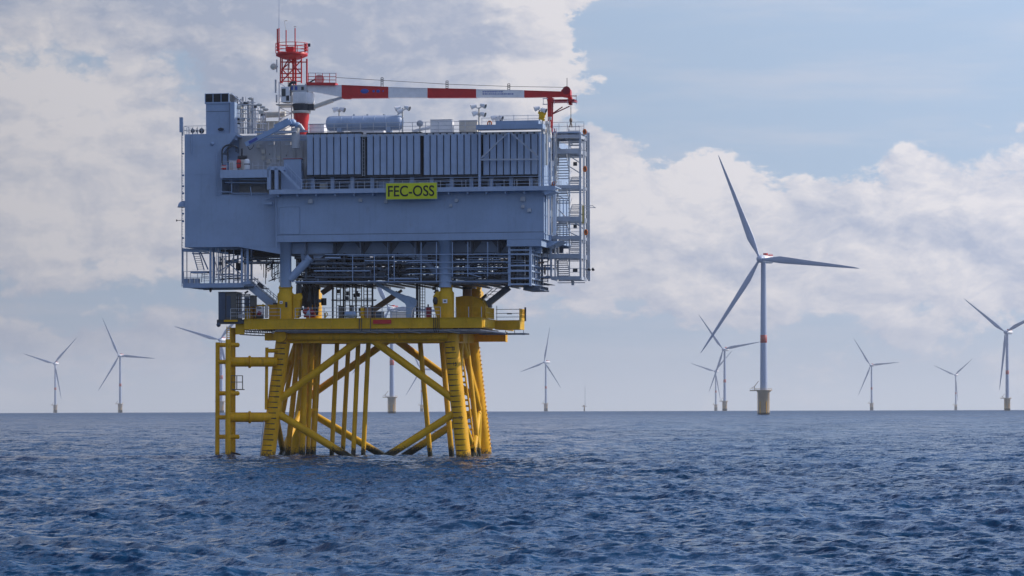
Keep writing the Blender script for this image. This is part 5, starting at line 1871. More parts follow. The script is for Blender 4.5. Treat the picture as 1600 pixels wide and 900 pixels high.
# clutter on and behind the lower left platform
cl_ = pthing('left_pipework', 'fine tangle of pipes, ladders and cable runs behind the lower left platform', 'pipework', V(380, 440, 8))
for k in range(34):
    px = rr_.uniform(334, 436)
    Y_ = rr_.uniform(5, 18)
    y0 = rr_.uniform(394, 402) if px < 385 else rr_.uniform(400, 408)
    y1 = rr_.uniform(425, 441) if px < 392 else rr_.uniform(408, 424)
    put('riser', MB().bar(V(px, y0, Y_), V(px, y1, Y_), rr_.uniform(.05, .12)), M[rr_.choice(('hull', 'underside', 'steel', 'dark'))], cl_)
for k in range(22):
    px = rr_.uniform(332, 400)
    Y_ = rr_.uniform(5, 18)
    py = rr_.uniform(400, 438) if px < 370 else rr_.uniform(397, 412)
    put('pipe', MB().bar(V(px, py, Y_), V(min(px + rr_.uniform(12, 45), 438), py + rr_.uniform(-2, 1), Y_), rr_.uniform(.06, .16)), M[rr_.choice(('hull', 'underside', 'dark'))], cl_)
for k in range(16):
    c_ = V(rr_.uniform(338, 430), rr_.uniform(402, 414), rr_.uniform(5, 15))
    w_ = rr_.uniform(.12, .35)
    put('fitting', MB().box(c_.x - w_, c_.x + w_, c_.y, c_.y + .3, c_.z - w_, c_.z + w_), M[rr_.choice(('underside', 'dark', 'hull'))], cl_)

# gangways: left and right
gw = pthing('gangway', 'sloping covered gangway from the lower left platform down to the yellow deck', 'gangway', V(430, 476, 3.5))
Yg = 3.5
put('deck', MB().bar(V(386, 442, Yg), V(431, 480, Yg), 1.1, 1.1), M['hull'], gw)
put('top_edge', MB().bar(V(391, 437.5, Yg - .6), V(432, 471.5, Yg - .6), .12, .18), M['steel'], gw)
for d_ in (7, 13.5):
    put('rail', MB().tube(V(395 + d_ * .1, 438 - d_ * .4, Yg), V(434, 472 - d_ * .55, Yg), .05, n=5), M['steel'], gw)
for k in range(8):
    px = 397 + k * 5
    put('post', MB().tube(V(px, 442 + k * 4, Yg), V(px + 1, 434 + k * 4.05, Yg), .05, n=5), M['steel'], gw)
put('notice', MB().bar(V(403, 442.5, Yg - .1), V(411, 449, Yg - .1), .06, .5), M['dark'], gw)
put('foot', MB().box(X(428, Yg), X(436, Yg), Yg - .6, Yg + .6, Z(481, Yg), Z(472, Yg)), M['dark'], gw)
gw = pthing('gangway', 'steep dark gangway between the right end frame and the yellow deck', 'gangway', V(760, 478, 9))
Yg = 9
put('deck', MB().bar(V(795, 449, Yg), V(762, 475, Yg), 1.1, .85), M['underside'], gw)
for dx in (10, 16):
    put('rail', MB().tube(V(787 - dx, 450 - 0, Yg), V(760 - dx * .9, 473 - 1, Yg), .06, n=5), M['steel'], gw)
for k in range(5):
    px = 777 - k * 6
    put('post', MB().tube(V(px + 8, 451 + k * 5, Yg), V(px - 5, 451 + k * 5 - 1, Yg), .045, n=5), M['steel'], gw)
put('notice', MB().bar(V(760, 460.5, Yg - .2), V(753, 466.5, Yg - .2), .06, .4), M['dark'], gw)
put('foot', MB().box(X(760, Yg), X(768, Yg), Yg - .5, Yg + .5, Z(482, Yg), Z(472, Yg)), M['underside'], gw)

# ------------------------------------------------------------------ yellow jacket
jk = pthing('jacket', 'yellow four legged braced steel jacket rising from the sea under the substation', 'jacket', (X(571), 12, 0))


def P2(px, py, Y_): return V(px, py, Y_)


FLt, FLb = P2(443.5, 525, 1.8), P2(418.5, 713, -.3)
FRt, FRb = P2(704, 525, 1.8), P2(724.5, 713, -.3)
BLt, BLb = P2(489, 525, 23.2), P2(463, 708, 25)
BRt, BRb = P2(736, 525, 23.2), P2(757, 708, 25)


def ext(a, b_, s_=1.16):
    return a + (b_ - a) * s_


LR = 1.1
for (a, b_) in ((FLt, FLb), (FRt, FRb), (BLt, BLb), (BRt, BRb)):
    q = MB().tube(a + (a - b_) * .01, ext(a, b_, 1.25), LR, n=28)
    lg = put('leg', q, M['yellow'], jk)


def at_leg(a, b_, py):
    """point on a leg at a picture row"""
    f = (Z(py, 0) - a.z) / (b_.z - a.z)
    return a.lerp(b_, f)


def brace(a, b_, r_=.56, past=1.0):
    b2 = a + (b_ - a) * past
    put('brace', MB().tube(a, b2, r_, n=18), M['splash'], jk)


ft = V(570, 527, 1.8)
ftl, ftr = V(566, 528, 1.8), V(578, 528, 1.8)
nL, nR = at_leg(FLt, FLb, 636), at_leg(FRt, FRb, 636)
brace(ftl, nL + Vector((0, 0, .6)))
brace(ftr, nR + Vector((0, 0, .6)))
brace(nL + Vector((0, 0, -.6)), V(540, 711, -.1), past=1.25)
brace(nR + Vector((0, 0, -.6)), V(606, 712, -.1), past=1.25)
# back plane
nLb, nRb = at_leg(BLt, BLb, 632), at_leg(BRt, BRb, 632)
brace(V(608, 531, 23.4), nLb + Vector((0, 0, .6)))
brace(V(619, 531, 23.4), nRb + Vector((0, 0, .6)))
brace(nLb + Vector((0, 0, -.6)), V(590, 707, 25), past=1.25)
brace(nRb + Vector((0, 0, -.6)), V(640, 707, 25), past=1.25)
# side planes
for (At, Ab, Bt, Bb) in ((FLt, FLb, BLt, BLb), (FRt, FRb, BRt, BRb)):
    mt_ = (At + Bt) / 2
    n1_, n2_ = at_leg(At, Ab, 636), at_leg(Bt, Bb, 634)
    mb_ = (at_leg(At, Ab, 706) + at_leg(Bt, Bb, 706)) / 2
    brace(mt_, n1_, .45)
    brace(mt_, n2_, .45)
    brace(n1_, mb_, .45, 1.25)
    brace(n2_, mb_, .45, 1.25)
# top frame beams
zbt, zbb = Z(518.5, 1.8), Z(535.5, 1.8)
q = MB().box(X(438, 1.8), X(708, 1.8), 1.1, 2.5, zbb, zbt)
put('top_beam', q, M['yellow'], jk)
q = MB().tube(V(438, 526, .9), V(700, 525.5, .9), .6, n=16)
put('top_beam', q, M['yellow'], jk)
q = MB().box(X(484, 23), X(740, 23), 22.5, 23.9, Z(537, 23), Z(519, 23))
put('top_beam', q, M['yellow'], jk)
q = MB().box(X(738, 23), X(790, 23), 22.4, 23.8, Z(535, 23), Z(520.5, 23))
q.box(X(790, 23), X(790, 23) + .1, 22.2, 24, Z(535.6, 23), Z(520, 23))
put('outer_beam', q, M['yellow'], jk)
for (a, b_) in ((FLt, BLt), (FRt, BRt)):
    a2, b2 = a + Vector((0, 0, -.4)), b_ + Vector((0, 0, -.4))
    put('top_beam', MB().bar(a2, b2, 1.1, 1.4), M['yellow'], jk)
for Y_ in (8, 15):
    put('top_beam', MB().bar(V(452, 527, Y_), V(725, 527, Y_), .9, 1.3), M['yellow'], jk)
q = MB().box(X(416, 1.5), X(437, 1.5), .4, 2.4, Z(531, 1.5), Z(520, 1.5))
put('outer_beam', q, M['yellow'], jk)
c_ = V(439, 525, .2)
put('leg_collar', MB().tube((c_.x, -.6, c_.z), (c_.x, 1.0, c_.z), .95, n=18), M['yellow'], jk)
# upper leg sections through the deck with bulges and gussets
for (px, Y_, w_, m_) in ((448, 1.5, 1.25, 0), (699, 1.5, 1.15, 1), (492, 23.5, 1.25, 0), (744, 23.5, 1.3, 1)):
    zt_, zm, zl = Z(447, Y_), Z(458, Y_), Z(520, Y_)
    c_ = V(px - 1.5, 480, Y_)
    q = MB().lathe((c_.x, Y_, 0), [(w_ * .78, zt_ + .2), (w_ * .8, zm + .25), (w_, zm), (w_, Z(497, Y_)), (w_ * .98, zl)], 26)
    put('leg_can', q, M['yellowdeck'], jk)
    put('ring', MB().lathe((c_.x, Y_, 0), [(w_ * .8, zt_ - .25), (w_ * .86, zt_ - .2), (w_ * .86, zt_ - .05), (w_ * .8, zt_)], 26), M['yellowdeck'], jk)
a = [V(*p, 1.3) for p in ((459, 460), (470, 458), (470.5, 468), (466, 497), (459, 497))]
put('gusset', MB().prism([(v.x, v.z) for v in a], .9, 2.1), M['yellowdeck'], jk)
put('lifting_eye', MB().tube(V(467, 464, .8), V(467, 464, 2.2), .55, n=14), M['yellowdeck'], jk)
a = [V(*p, 1.3) for p in ((690, 455), (682, 456), (677.5, 463), (678, 478), (683, 497), (690, 497))]
put('gusset', MB().prism([(v.x, v.z) for v in a], .9, 2.1), M['yellowdeck'], jk)
put('rubber_bumper', MB().ball(V(680, 470, .8), .55, 10, .7, .8, 1.1), M['dark'], jk)
# leg ladders marks: tick bands round the two front legs
tick_a = MB()
tick_b = MB()
for s_, mb_ in ((.62, tick_a), (.50, tick_b)):
    n = 8
    span = R(95 * s_ / .62)
    vs = []
    for k in range(n + 1):
        t_ = -math.pi / 2 - span / 2 + span * k / n - R(6)
        for rr2, z in ((LR + .012, -.07 * (s_ / .5)), (LR + .014, .07 * (s_ / .5))):
            vs.append((math.cos(t_) * rr2, math.sin(t_) * rr2, z))
        for rr2, z in ((LR - .05, .07 * (s_ / .5)), (LR - .05, -.07 * (s_ / .5))):
            vs.append((math.cos(t_) * rr2, math.sin(t_) * rr2, z))
    fs = []
    for k in range(n):
        b0 = k * 4
        for j in range(4):
            fs.append((b0 + j, b0 + (j + 1) % 4, b0 + 4 + (j + 1) % 4, b0 + 4 + j))
    mb_.add(vs, fs)
me_a = tick_a.mesh('draught_mark', M['black'])
me_b = tick_b.mesh('draught_mark', M['black'])
for (a, b_) in ((FLt, FLb), (FRt, FRb)):
    k = 0
    py = 535.0
    while py < 712:
        p = at_leg(a, b_, py)
        link_part('draught_mark', me_a if k % 2 == 0 else me_b, jk, p - Vector(jk['_b']))
        k += 1
        py += 8.45
for txt, py in (('7', 545), ('5', 569.5), ('6', 653)):
    p = at_leg(FRt, FRb, py)
    if txt == '5': txt = '15'
    if txt == '6': txt = '10'
    if txt == '7': txt = '20'
    text_on(jk, txt, (p.x + .15, p.z - .28), (p.x + .65, p.z + .28), p.y - LR - .005, M['black'], 'draught_number')
# conductor tubes (j-tubes)
for (x0, y0, x1, y1, Y_, w_) in ((527, 530, 518.5, 706, 9, .36), (545, 530, 535.5, 708, 13, .36), (560, 530, 552, 712, 6, .36), (576, 530, 567.5, 712, 6, .36),
                                 (656, 530, 672, 710, 8, .38), (690, 530, 705.5, 709, 12, .42),
                                 (477, 525, 472, 712, 4.5, .5), (487, 525, 481, 713, 5.5, .34), (496, 525, 488, 713, 7, .36), (501, 525, 492, 690, 9, .25),
                                 (468, 525, 449, 713, 6, .42), (463, 530, 443, 640, 8, .36), (728, 525, 748, 709, 16, .4)):
    a, b_ = V(x0, y0, Y_), V(x1, y1, Y_)
    put('conductor_tube', MB().tube(a, a + (b_ - a) * 1.15, w_, n=14), M['splash'], jk)
for py in (560, 600, 640, 680):
    put('tube_clamp', MB().bar(V(466, py, 5), V(497, py, 6), .25, .35), M['yellow'], jk)
# caisson near the back right leg
q = MB().tube(V(748, 646, 22), V(746, 712, 22), .5, n=16)
q.ball(V(748, 646, 22), .52, 12, 1, 1, .6)
put('caisson', q, M['yellowdeck'], jk)
put('side_brace', MB().tube(V(720, 528, 14), V(749, 640, 22), .42, n=14), M['yellow'], jk)
# ladder teeth on the back right leg
tooth = MB().box(0, .2, -.1, .1, -.08, .08).mesh('rung', M['yellow'])
rep('rung', tooth, jk, [at_leg(BRt, BRb, 540 + k * 6.8) + Vector((LR - .03, -.2, 0)) for k in range(25)])
q = MB()
for Y_, dx in ((10, 0), (11.5, 1)):
    q.tube(V(717 + dx, 560, Y_), V(735 + dx, 712, Y_), .1, n=6)
    q.tube(V(723 + dx, 560, Y_), V(743 + dx, 712, Y_), .1, n=6)
for k in range(15):
    f = k / 15
    q.tube(V(718 + 18 * f, 570 + 138 * f, 10), V(725 + 19 * f, 570 + 138 * f, 10), .18, n=6)
put('ladder', q, M['yellow'], jk)
put('thin_ladder', MB().tube(V(413, 652, -1), V(405.5, 718, -1), .07, n=6), M['steel'], jk)

# boat landing on the left
bl = pthing('boat_landing', 'yellow tubular boat landing with ladder standing left of the jacket', 'boat landing', V(352, 712, -3))
Yb = -3.0


def tb(a, b_, r_, nm='tube', Y0=Yb, Y1=None, m='yellow'):
    Y1 = Y0 if Y1 is None else Y1
    return put(nm, MB().tube(V(*a, Y0), V(*b_, Y1), r_, n=14), M[m], bl)


tb((340.5, 536, 0), (340, 722, 0), .33, 'fender') if False else None
put('fender', MB().tube(V(340.2, 535, Yb), V(339.5, 722, Yb), .33, n=14), M['yellow'], bl)
put('fender', MB().tube(V(356.5, 530, Yb - 1), V(356, 724, Yb - 1), .4, n=14), M['yellow'], bl)
put('post', MB().tube(V(364, 512, 1), V(364, 718, 1), .4, n=14), M['yellow'], bl)
put('post', MB().tube(V(417, 543, 0), V(416, 640, 0), .25, n=12), M['yellow'], bl)
put('arm', MB().tube(V(417, 548, 0), V(440, 548, 1), .3, n=12), M['yellow'], bl)
for py in (539, 614.5, 682.5):
    q = MB().tube(V(340, py, Yb), V(371, py, Yb + 1.5), .33, n=12)
    q.ball(V(371, py, Yb + 1.5), .36, 10)
    put('rung', q, M['yellow'], bl)
for py in (565.5, 652):
    ar = put('arm', MB().tube(V(357, py, Yb), V(432, py, .3), .72, n=20), M['yellow'], bl)
    put('rung', MB().tube(V(340, py, Yb), V(357, py, Yb), .33, n=12), M['yellow'], bl)
    a, b_ = V(388.8, py, -1.7), V(391.2, py, -1.6)
    put('flange', MB().tube(a, b_, .92, n=20), M['yellow'], bl, ar)
q = MB()
for px in (354.5, 359.5):
    q.tube(V(px, 540, Yb - 1), V(px, 510, Yb - 1), .07, n=6)
for k in range(8):
    q.tube(V(354.5, 538 - k * 3.6, Yb - 1), V(359.5, 538 - k * 3.6, Yb - 1), .05, n=5)
put('ladder', q, M['yellow'], bl)
q = MB()
for px in (361, 370, 379):
    q.tube(V(px, 608, 0), V(px, 587, 0), .07 if px > 361 else .05, n=6)
for py in (587, 597):
    q.tube(V(361, py, 0), V(379, py, 0), .06, n=6)
q.box(X(361, 0), X(379, 0), -.1, 1.0, Z(608.5, 0), Z(607, 0))
put('rest_cage', q, M['olive'], bl)
q = MB()
for px, Y_, w_ in ((349, -2.5, .5), (364, .6, .75), (370, -1.4, .4)):
    q.ball(V(px, 711, Y_), w_, 10, 1.6, 1, .55)
put('marine_growth', q, M['black'], bl)

# ------------------------------------------------------------------ yellow deck
yd = pthing('yellow_deck', 'wide yellow working deck on top of the jacket with grey pipes beneath', 'deck', (X(560), 10, Z(505)))
Yd = -1.8
zdt, zdb = Z(497.5, Yd), Z(512.5, Yd)
xl_, xr_ = X(367, Yd), X(753, Yd)
put('front_fascia', MB().box(X(381, Yd), xr_, Yd - .15, Yd, zdb, zdt), M['yellowdeck'], yd)
put('front_fascia', MB().box(xl_, X(381, Yd) - .02, Yd + .2, Yd + .4, zdb - .8, zdt - .25), M['yellowdeck'], yd)
put('plating', MB().box(X(355, Yd), xr_, Yd + .45, 25, zdt - .22, zdt - .06), M['yellowdeck'], yd)
put('flange', MB().box(X(381, Yd), xr_ + .02, Yd - .27, Yd + .02, zdt + .005, zdt + .08), M['yellowdeck'], yd)
put('flange', MB().box(X(381, Yd), xr_ + .02, Yd - .27, Yd + .02, zdb - .08, zdb - .005), M['yellowdeck'], yd)
put('side_fascia', MB().box(xr_ - .15, xr_, Yd, 8.5, zdb, zdt - .1), M['yellowdeck'], yd)
put('side_fascia', MB().box(xr_ - .15, xr_, 13, 25, zdb, zdt - .1), M['yellowdeck'], yd)
for k in range(9):
    x_ = xl_ + (xr_ - xl_) * (k + .6) / 9.2
    put('fascia_stiffener', MB().box(x_, x_ + .12, Yd - .22, Yd - .15, zdb, zdt), M['yellowdeck'], yd)
for k in range(12):
    x_ = xl_ + 1 + (xr_ - xl_ - 1.2) * k / 11
    put('cross_beam', MB().box(x_, x_ + .3, Yd + .5, 24.5, zdb + .1, zdt - .24), M['yellowdeck'], yd)
# dark red identification plate
a, b_ = V(583, 506, Yd - .24), V(611.5, 499.5, Yd - .24)
put('red_plate', MB().box(a.x, b_.x, Yd - .34, Yd - .28, a.z, b_.z), M['red'], yd)
# landing stage on the right
Ya = 8.5
za, zb_ = Z(503, Ya), Z(516, Ya)
put('landing_beam', MB().box(xr_ + .02, X(811.5, Ya), Ya, Ya + 4.3, zb_, za), M['yellowdeck'], yd)
put('landing_floor', MB().box(xr_ + .02, X(811.5, Ya) + .05, Ya - .1, Ya + 4.4, za + .01, za + .12), M['yellowdeck'], yd)
for (xa_, Y0_, Y1_) in ((xr_, 2.0, 8.3),):
    for k in range(12):
        y_ = Y0_ + (Y1_ - Y0_) * k / 11
        put('picket', MB().bar((xa_ - .08, y_, zdt), (xa_ - .08, y_, zdt + 1.6), .09), M['yellowdeck'], yd)
    for hh in (.15, .85, 1.6):
        put('rail', MB().bar((xa_ - .08, Y0_, zdt + hh), (xa_ - .08, Y1_, zdt + hh), .12, .1), M['yellowdeck'], yd)
x_ = X(811.5, Ya)
put('kick_plate', MB().box(x_ + .03, x_ + .08, Ya, Ya + 4.2, za + .1, za + .5), M['yellowdeck'], yd)
for k in range(14):
    y_ = Ya + .1 + 4.1 * k / 13
    put('picket', MB().bar((x_, y_, za + .12), (x_, y_, za + 1.75), .1), M['orange' if False else 'yellowdeck'], yd)
for hh in (.15, .9, 1.7):
    put('rail', MB().bar((x_, Ya, za + hh + .12), (x_, Ya + 4.2, za + hh + .12), .12, .1), M['yellowdeck'], yd)
for hh in (.5, 1.05, 1.65):
    put('rail', MB().tube((xr_ + .2, Ya, za + hh + .1), (x_, Ya, za + hh + .1), .05, n=5), M['steel'], yd)
put('post', MB().tube((X(776, Ya), Ya, za), (X(776, Ya), Ya, za + 2.3), .06, n=6), M['steel'], yd)
put('post', MB().tube((X(817, Ya), Ya + 2, za), (X(817, Ya), Ya + 2, za + 2.1), .14, n=8), M['dark'], yd)
put('notice', MB().box(X(792, Ya), X(799.5, Ya), Ya - .1, Ya - .05, za + 1.0, za + 1.17), M['dark'], yd)
q = MB()
for k in range(4):
    q.box(X(748, Ya), X(820, Ya), Ya + k * 1.2, Ya + k * 1.2 + .25, zb_ - .75, zb_ - .55)
for px in (762, 776, 790, 804, 818):
    q.bar(V(px, 516, Ya), V(px, 523, Ya), .08)
q.tube(V(744, 519.5, Ya - 1), V(820, 522.5, Ya), .1)
put('lower_grating', q, M['underside'], yd)
# hanging service gallery below the deck
for px0, px1, py0, py1, Y_, r_, m_ in ((430, 745, 516.7, 515.5, -1.2, .16, 'steel'), (425, 768, 519.5, 518.2, .2, .12, 'steel'), (430, 740, 514.5, 514, 1.5, .2, 'dark'), (500, 760, 521, 520, 3, .14, 'underside'), (745, 790, 515.5, 520.5, -1.2, .12, 'steel')):
    put('service_pipe', MB().tube(V(px0, py0, Y_), V(px1, py1, Y_), r_, n=8), M[m_], yd)
for k in range(13):
    px = 436 + k * 25.5
    put('pipe_hanger', MB().bar(V(px, 513, -1.2), V(px, 518, -1.2), .09), M['steel'], yd)
for k in range(5):
    px = rr_.uniform(450, 700)
    put('loose_cable', MB().path([V(px, 516, -1.4), V(px + 14, 518.5, -1.4), V(px + 26, 520.5, -1.4)], .05, 5), M['offwhite'], yd)
put('underside_tray', MB().box(X(430, 2), X(745, 2), 1.2, 20, Z(516.5, 2), Z(513.5, 2)), M['dark'], yd)
# curved grated gallery at the left
for j, (off, py) in enumerate(((0, 515), (0, 518.5), (0, 522.5))):
    for k in range(10):
        p0 = V(375 + off + k * 5, py + 2.2 * math.sin(k / 10 * math.pi / 2), 1 + j)
        p1 = V(375 + off + (k + 1) * 5 + 1, py + 2.2 * math.sin((k + 1) / 10 * math.pi / 2), 1 + j)
        put('gallery_slat', MB().bar(p0, p1, .35, .16), M['underside'], yd)
for k in range(9):
    put('gallery_hanger', MB().bar(V(373 + k * 6.3, 510, 1), V(373 + k * 6.3, 522 + min(k, 3), 1), .06), M['underside'], yd)
for k in range(14):
    put('gallery_brace', MB().bar(V(380 + k * 3.5, 512, 3), V(383 + k * 3.5, 519, 4), .1), M['underside'], yd)
put('bracket', MB().box(X(339, -2), X(381, -2), -2.2, .5, Z(504, -2), Z(497.5, -2)), M['dark'], yd)
put('bracket_cap', MB().box(X(350, -2.2), X(371, -2.2), -2.4, -1.9, Z(501, -2.2), Z(497.8, -2.2)), M['yellowdeck'], yd)

rl = pthing('deck_railing', 'grey railing along the front edge of the yellow deck', 'railing', (X(560), Yd, zdt))
py_ = MB().tube((0, 0, 0), (0, 0, 1.62), .055, n=5).mesh('post', M['steel'])
rails(rl, [(X(360, Yd), Yd, zdt), (X(438, Yd), Yd, zdt)], h=1.62, sp_=2.3, post=py_, mids=(.66, .33))
rails(rl, [(X(461, Yd), Yd, zdt), (X(688, Yd), Yd, zdt)], h=1.62, sp_=2.1, post=py_, mids=(.66, .33))
rails(rl, [(X(712, Yd), Yd, zdt), (X(752, Yd), Yd, zdt)], h=1.62, sp_=1.9, post=py_, m='yellowdeck', mids=(.5,))

# things on the yellow deck
o = pthing('container', 'tall dark navy equipment container at the left end of the yellow deck', 'container', V(354, 497, -1.5))
put('body', MB().box(X(341, -1.5), X(351.5, -1.5), -1.5, 2.5, zdt, Z(454.5, -1.5)), M['navy'], o)
put('body', MB().box(X(351.5, -1.5) + .01, X(368, -1.5), -1.3, 2.4, zdt, Z(455, -1.5)), M['olive'], o)
put('door', MB().box(X(353, -1.5), X(360, -1.5), -1.36, -1.3, zdt + .3, Z(460, -1.5)), M['navy'], o)
put('door', MB().box(X(360.5, -1.5), X(367.4, -1.5), -1.36, -1.3, zdt + .3, Z(460, -1.5)), M['olive'], o)
put('roof', MB().box(X(340.6, -1.5), X(368.3, -1.5), -1.55, 2.6, Z(454.5, -1.5), Z(453.6, -1.5)), M['olive'], o)
o = pthing('equipment_rack', 'open steel rack with a dark panel beside the navy container', 'rack', V(382, 497, -1))
for px in (369.5, 373, 377, 382, 390):
    put('post', MB().bar(V(px, 497, -1), V(px, 460, -1), .1), M['steel'], o)
for py in (460, 468, 474, 480, 487):
    put('shelf', MB().bar(V(368, py, -1), V(391, py, -1), .3, .12), M['dark'], o)
put('panel', MB().box(X(381, -1), X(388, -1), -.9, .3, Z(476, -1), Z(462, -1)), M['navy'], o)
put('panel', MB().box(X(390, -1), X(396, -1), -.8, 1, Z(477, -1), Z(461, -1)), M['olive'], o)
put('roof', MB().box(X(368, -1), X(396, -1), -1.1, 1.2, Z(461, -1), Z(459.5, -1)), M['olive'], o)
for k in range(3):
    put('canister', MB().tube(V(375 + 3 * k, 497, -.6), V(375 + 3 * k, 490, -.6), .14), M['white'], o)
o = pthing('rack_lamp', 'small dark lamp tilted on top of the open rack beside the container', 'lamp', V(385, 459, 0))
put('head', MB().bar(V(382.5, 458, 0), V(387.5, 455, 0), .4, .22), M['dark'], o)
put('stem', MB().tube(V(384, 460, 0), V(384, 457, 0), .05, n=5), M['dark'], o)
o = pthing('yellow_cabin', 'low yellow deck cabin wall between the rack and the front left leg', 'cabin', V(415, 497, 2))
put('wall', MB().box(X(420, 2), X(437, 2), 2, 4, zdt, Z(476, 2)), M['yellowdeck'], o)
put('wall', MB().box(X(386, 2), X(392, 2), .4, 4, zdt, Z(477, 2)), M['yellowdeck'], o)
put('beam', MB().box(X(386, 2), X(436, 2), 1.9, 4.1, Z(476.5, 2), Z(474.5, 2)), M['yellowdeck'], o)
for px in (393, 399, 411):
    put('post', MB().bar(V(px, 497, 2), V(px, 475, 2), .16), M['yellowdeck'], o)
put('back_panel', MB().box(X(392, 2), X(400, 2), 3.6, 3.7, zdt, Z(476, 2)), M['olive'], o)
o = pthing('control_console', 'white control console with a dark screen under the yellow cabin roof', 'console', V(405, 497, 1))
put('body', MB().box(X(400, 1), X(411, 1), 1, 1.5, Z(490, 1), Z(477.5, 1)), M['white'], o)
put('screen', MB().box(X(401.5, 1), X(408, 1), .95, 1.0, Z(481, 1), Z(478.7, 1)), M['black'], o)
put('legs', MB().box(X(402, 1), X(410, 1), 1.1, 1.4, zdt, Z(490, 1)), M['dark'], o)
put('red_hose_reel', MB().tube(V(403, 489, .8), V(407.5, 491, .8), .35), M['darkred'], o)
o = pthing('pale_post', 'short cream coloured post beside the white control console', 'post', V(416.5, 497, 1))
put('post', MB().tube(V(416.5, 497, 1), V(416.5, 479, 1), .26, n=12), M['offwhite'], o)
put('cap', MB().ball(V(416.5, 479, 1), .28, 10), M['offwhite'], o)
# red equipment group seen behind the railing
o = pthing('valve_skid', 'red and blue valve skid behind the railing right of the front left leg', 'valve skid', V(481, 497, 1))
for k, (px, py, w_, m_) in enumerate(((477, 487, .42, 'darkred'), (488, 488, .42, 'darkred'), (482, 490, .5, 'blue'), (481.5, 482, .22, 'orange'), (484, 486, .25, 'red'), (491, 492, .3, 'orange'), (478, 493, .3, 'blue'))):
    put('valve', MB().ball(V(px, py, 1 + .1 * k), w_, 9), M[m_], o)
put('pipe', MB().tube(V(475, 494, 1), V(492, 494, 1), .2, n=10), M['darkred'], o)
put('frame', MB().box(X(474, 1), X(493, 1), .8, 2, zdt, zdt + .15), M['dark'], o)
o = pthing('yellow_bollard', 'small yellow looped bollard near the deck railing beside the red valves', 'bollard', V(509, 497, 0))
put('post', MB().bar(V(508, 497, 0), V(508, 489, 0), .2), M['yellowdeck'], o)
put('loop', MB().path([V(509, 488, 0), V(511.5, 489.5, 0), V(511.5, 493, 0), V(509, 495, 0)], .07, 6), M['yellowdeck'], o)
o = pthing('blue_tank', 'small rounded blue tank on the yellow deck in front of the cable ladders', 'tank', V(547, 497, 0))
a, b_ = V(538, 491.5, 0), V(557, 491.5, 0)
L = b_.x - a.x
put('shell', MB().lathe((a.x, 0, a.z), [(.02, 0), (.35, .08), (.5, .35), (.52, L - .35), (.35, L - .08), (.02, L)], 18, 'X'), M['blue'], o)
put('saddle', MB().box(a.x + .3, b_.x - .3, -.3, .3, zdt, zdt + .15), M['white'], o)
for i, (px0, px1, py, m_, nm, lab) in enumerate((
        (563, 568.5, 479, 'yellowdeck', 'yellow_cabinet', 'narrow upright yellow cabinet behind the railing left of the brown boom'),
        (570, 578, 480, 'tan', 'brown_cabinet', 'brown cabinet directly left of the base of the brown boom'),
        (664.5, 672.5, 480.5, 'darkred', 'red_cabinet', 'dark red cabinet on the yellow deck left of the front right leg'),
        (587, 598, 487.5, 'navy', 'blue_crate', 'low dark blue crate right of the brown boom base'),
        (612, 634, 488, 'white', 'white_skid', 'low white box between the brown boom and the pale blue crane'),
        (528.5, 533.5, 478, 'olive', 'olive_cabinet', 'dark olive cabinet among the cable ladders on the yellow deck'),
        (545.5, 551, 478, 'olive', 'olive_cabinet', 'second dark olive cabinet, standing just behind the small blue tank'))):
    Y_ = 1.2 + .3 * i
    o = pthing(nm, lab, 'cabinet', V((px0 + px1) / 2, 497, Y_))
    put('body', MB().box(X(px0, Y_), X(px1, Y_), Y_, Y_ + .9, zdt, Z(py, Y_)), M[m_], o)
    put('door', MB().box(X(px0 + .6, Y_), X(px1 - .6, Y_), Y_ - .04, Y_, zdt + .15, Z(py + 1, Y_)), M[m_], o)
    put('roof', MB().box(X(px0, Y_) - .05, X(px1, Y_) + .05, Y_ - .08, Y_ + .95, Z(py, Y_), Z(py, Y_) + .06), M['dark' if m_ != 'white' else 'steel'], o)
    if nm == 'red_cabinet':
        put('beacon', MB().tube(V(669, 480, Y_ + .4), V(669, 475.5, Y_ + .4), .12), M['dark'], o)
o = pthing('deck_crane', 'pale blue folded deck crane on the yellow deck with its arm raised to the left', 'crane', V(641, 497, 3))
Yk = 3.0
q = MB()
a = [V(*p, Yk) for p in ((635.5, 497), (635.5, 478), (632, 471), (637, 462), (648, 466), (652, 469), (651, 478), (646.5, 482), (646, 497))]
q.prism([(v.x, v.z) for v in a], Yk - .5, Yk + .5)
put('column', q, M['blue'], o)
q = MB()
a = [V(*p, Yk) for p in ((633, 474), (651, 477), (652.5, 469), (616, 455), (583, 437.5), (577, 437), (579, 440), (612, 460))]
q.prism([(v.x, v.z) for v in a], Yk - .38, Yk + .38)
put('arm', q, M['blue'], o)
put('pin', MB().tube(V(646, 471, Yk - .6), V(646, 471, Yk + .6), .42, n=14), M['blue'], o)
put('cylinder', MB().tube(V(612, 478, Yk), V(596, 471, Yk), .04, n=5), M['dark'], o)
put('hose', MB().path([V(643, 495, Yk - .7), V(645, 484, Yk - .7), V(648, 480, Yk - .7)], .07, 6), M['white'], o)
o = pthing('brown_boom', 'brown steel boom pointing up to the right behind the pale blue deck crane', 'boom', V(585, 497, 10))
put('boom', MB().bar(V(584, 484, 10), V(622, 458, 10), .6, .8), M['tan'], o)
put('tip', MB().bar(V(619, 460, 10), V(628, 453.5, 10), .3, .4), M['tan'], o)
put('post', MB().bar(V(583, 497, 10), V(583, 478, 10), .7), M['tan'], o)
o = pthing('slanted_pipe', 'brown slanted pipe end under the module between the riser bundle and the cable ladders', 'pipe', V(508, 455, 10))
put('pipe', MB().bar(V(503, 458, 10), V(519, 447, 10), .5, .75), M['tan'], o)
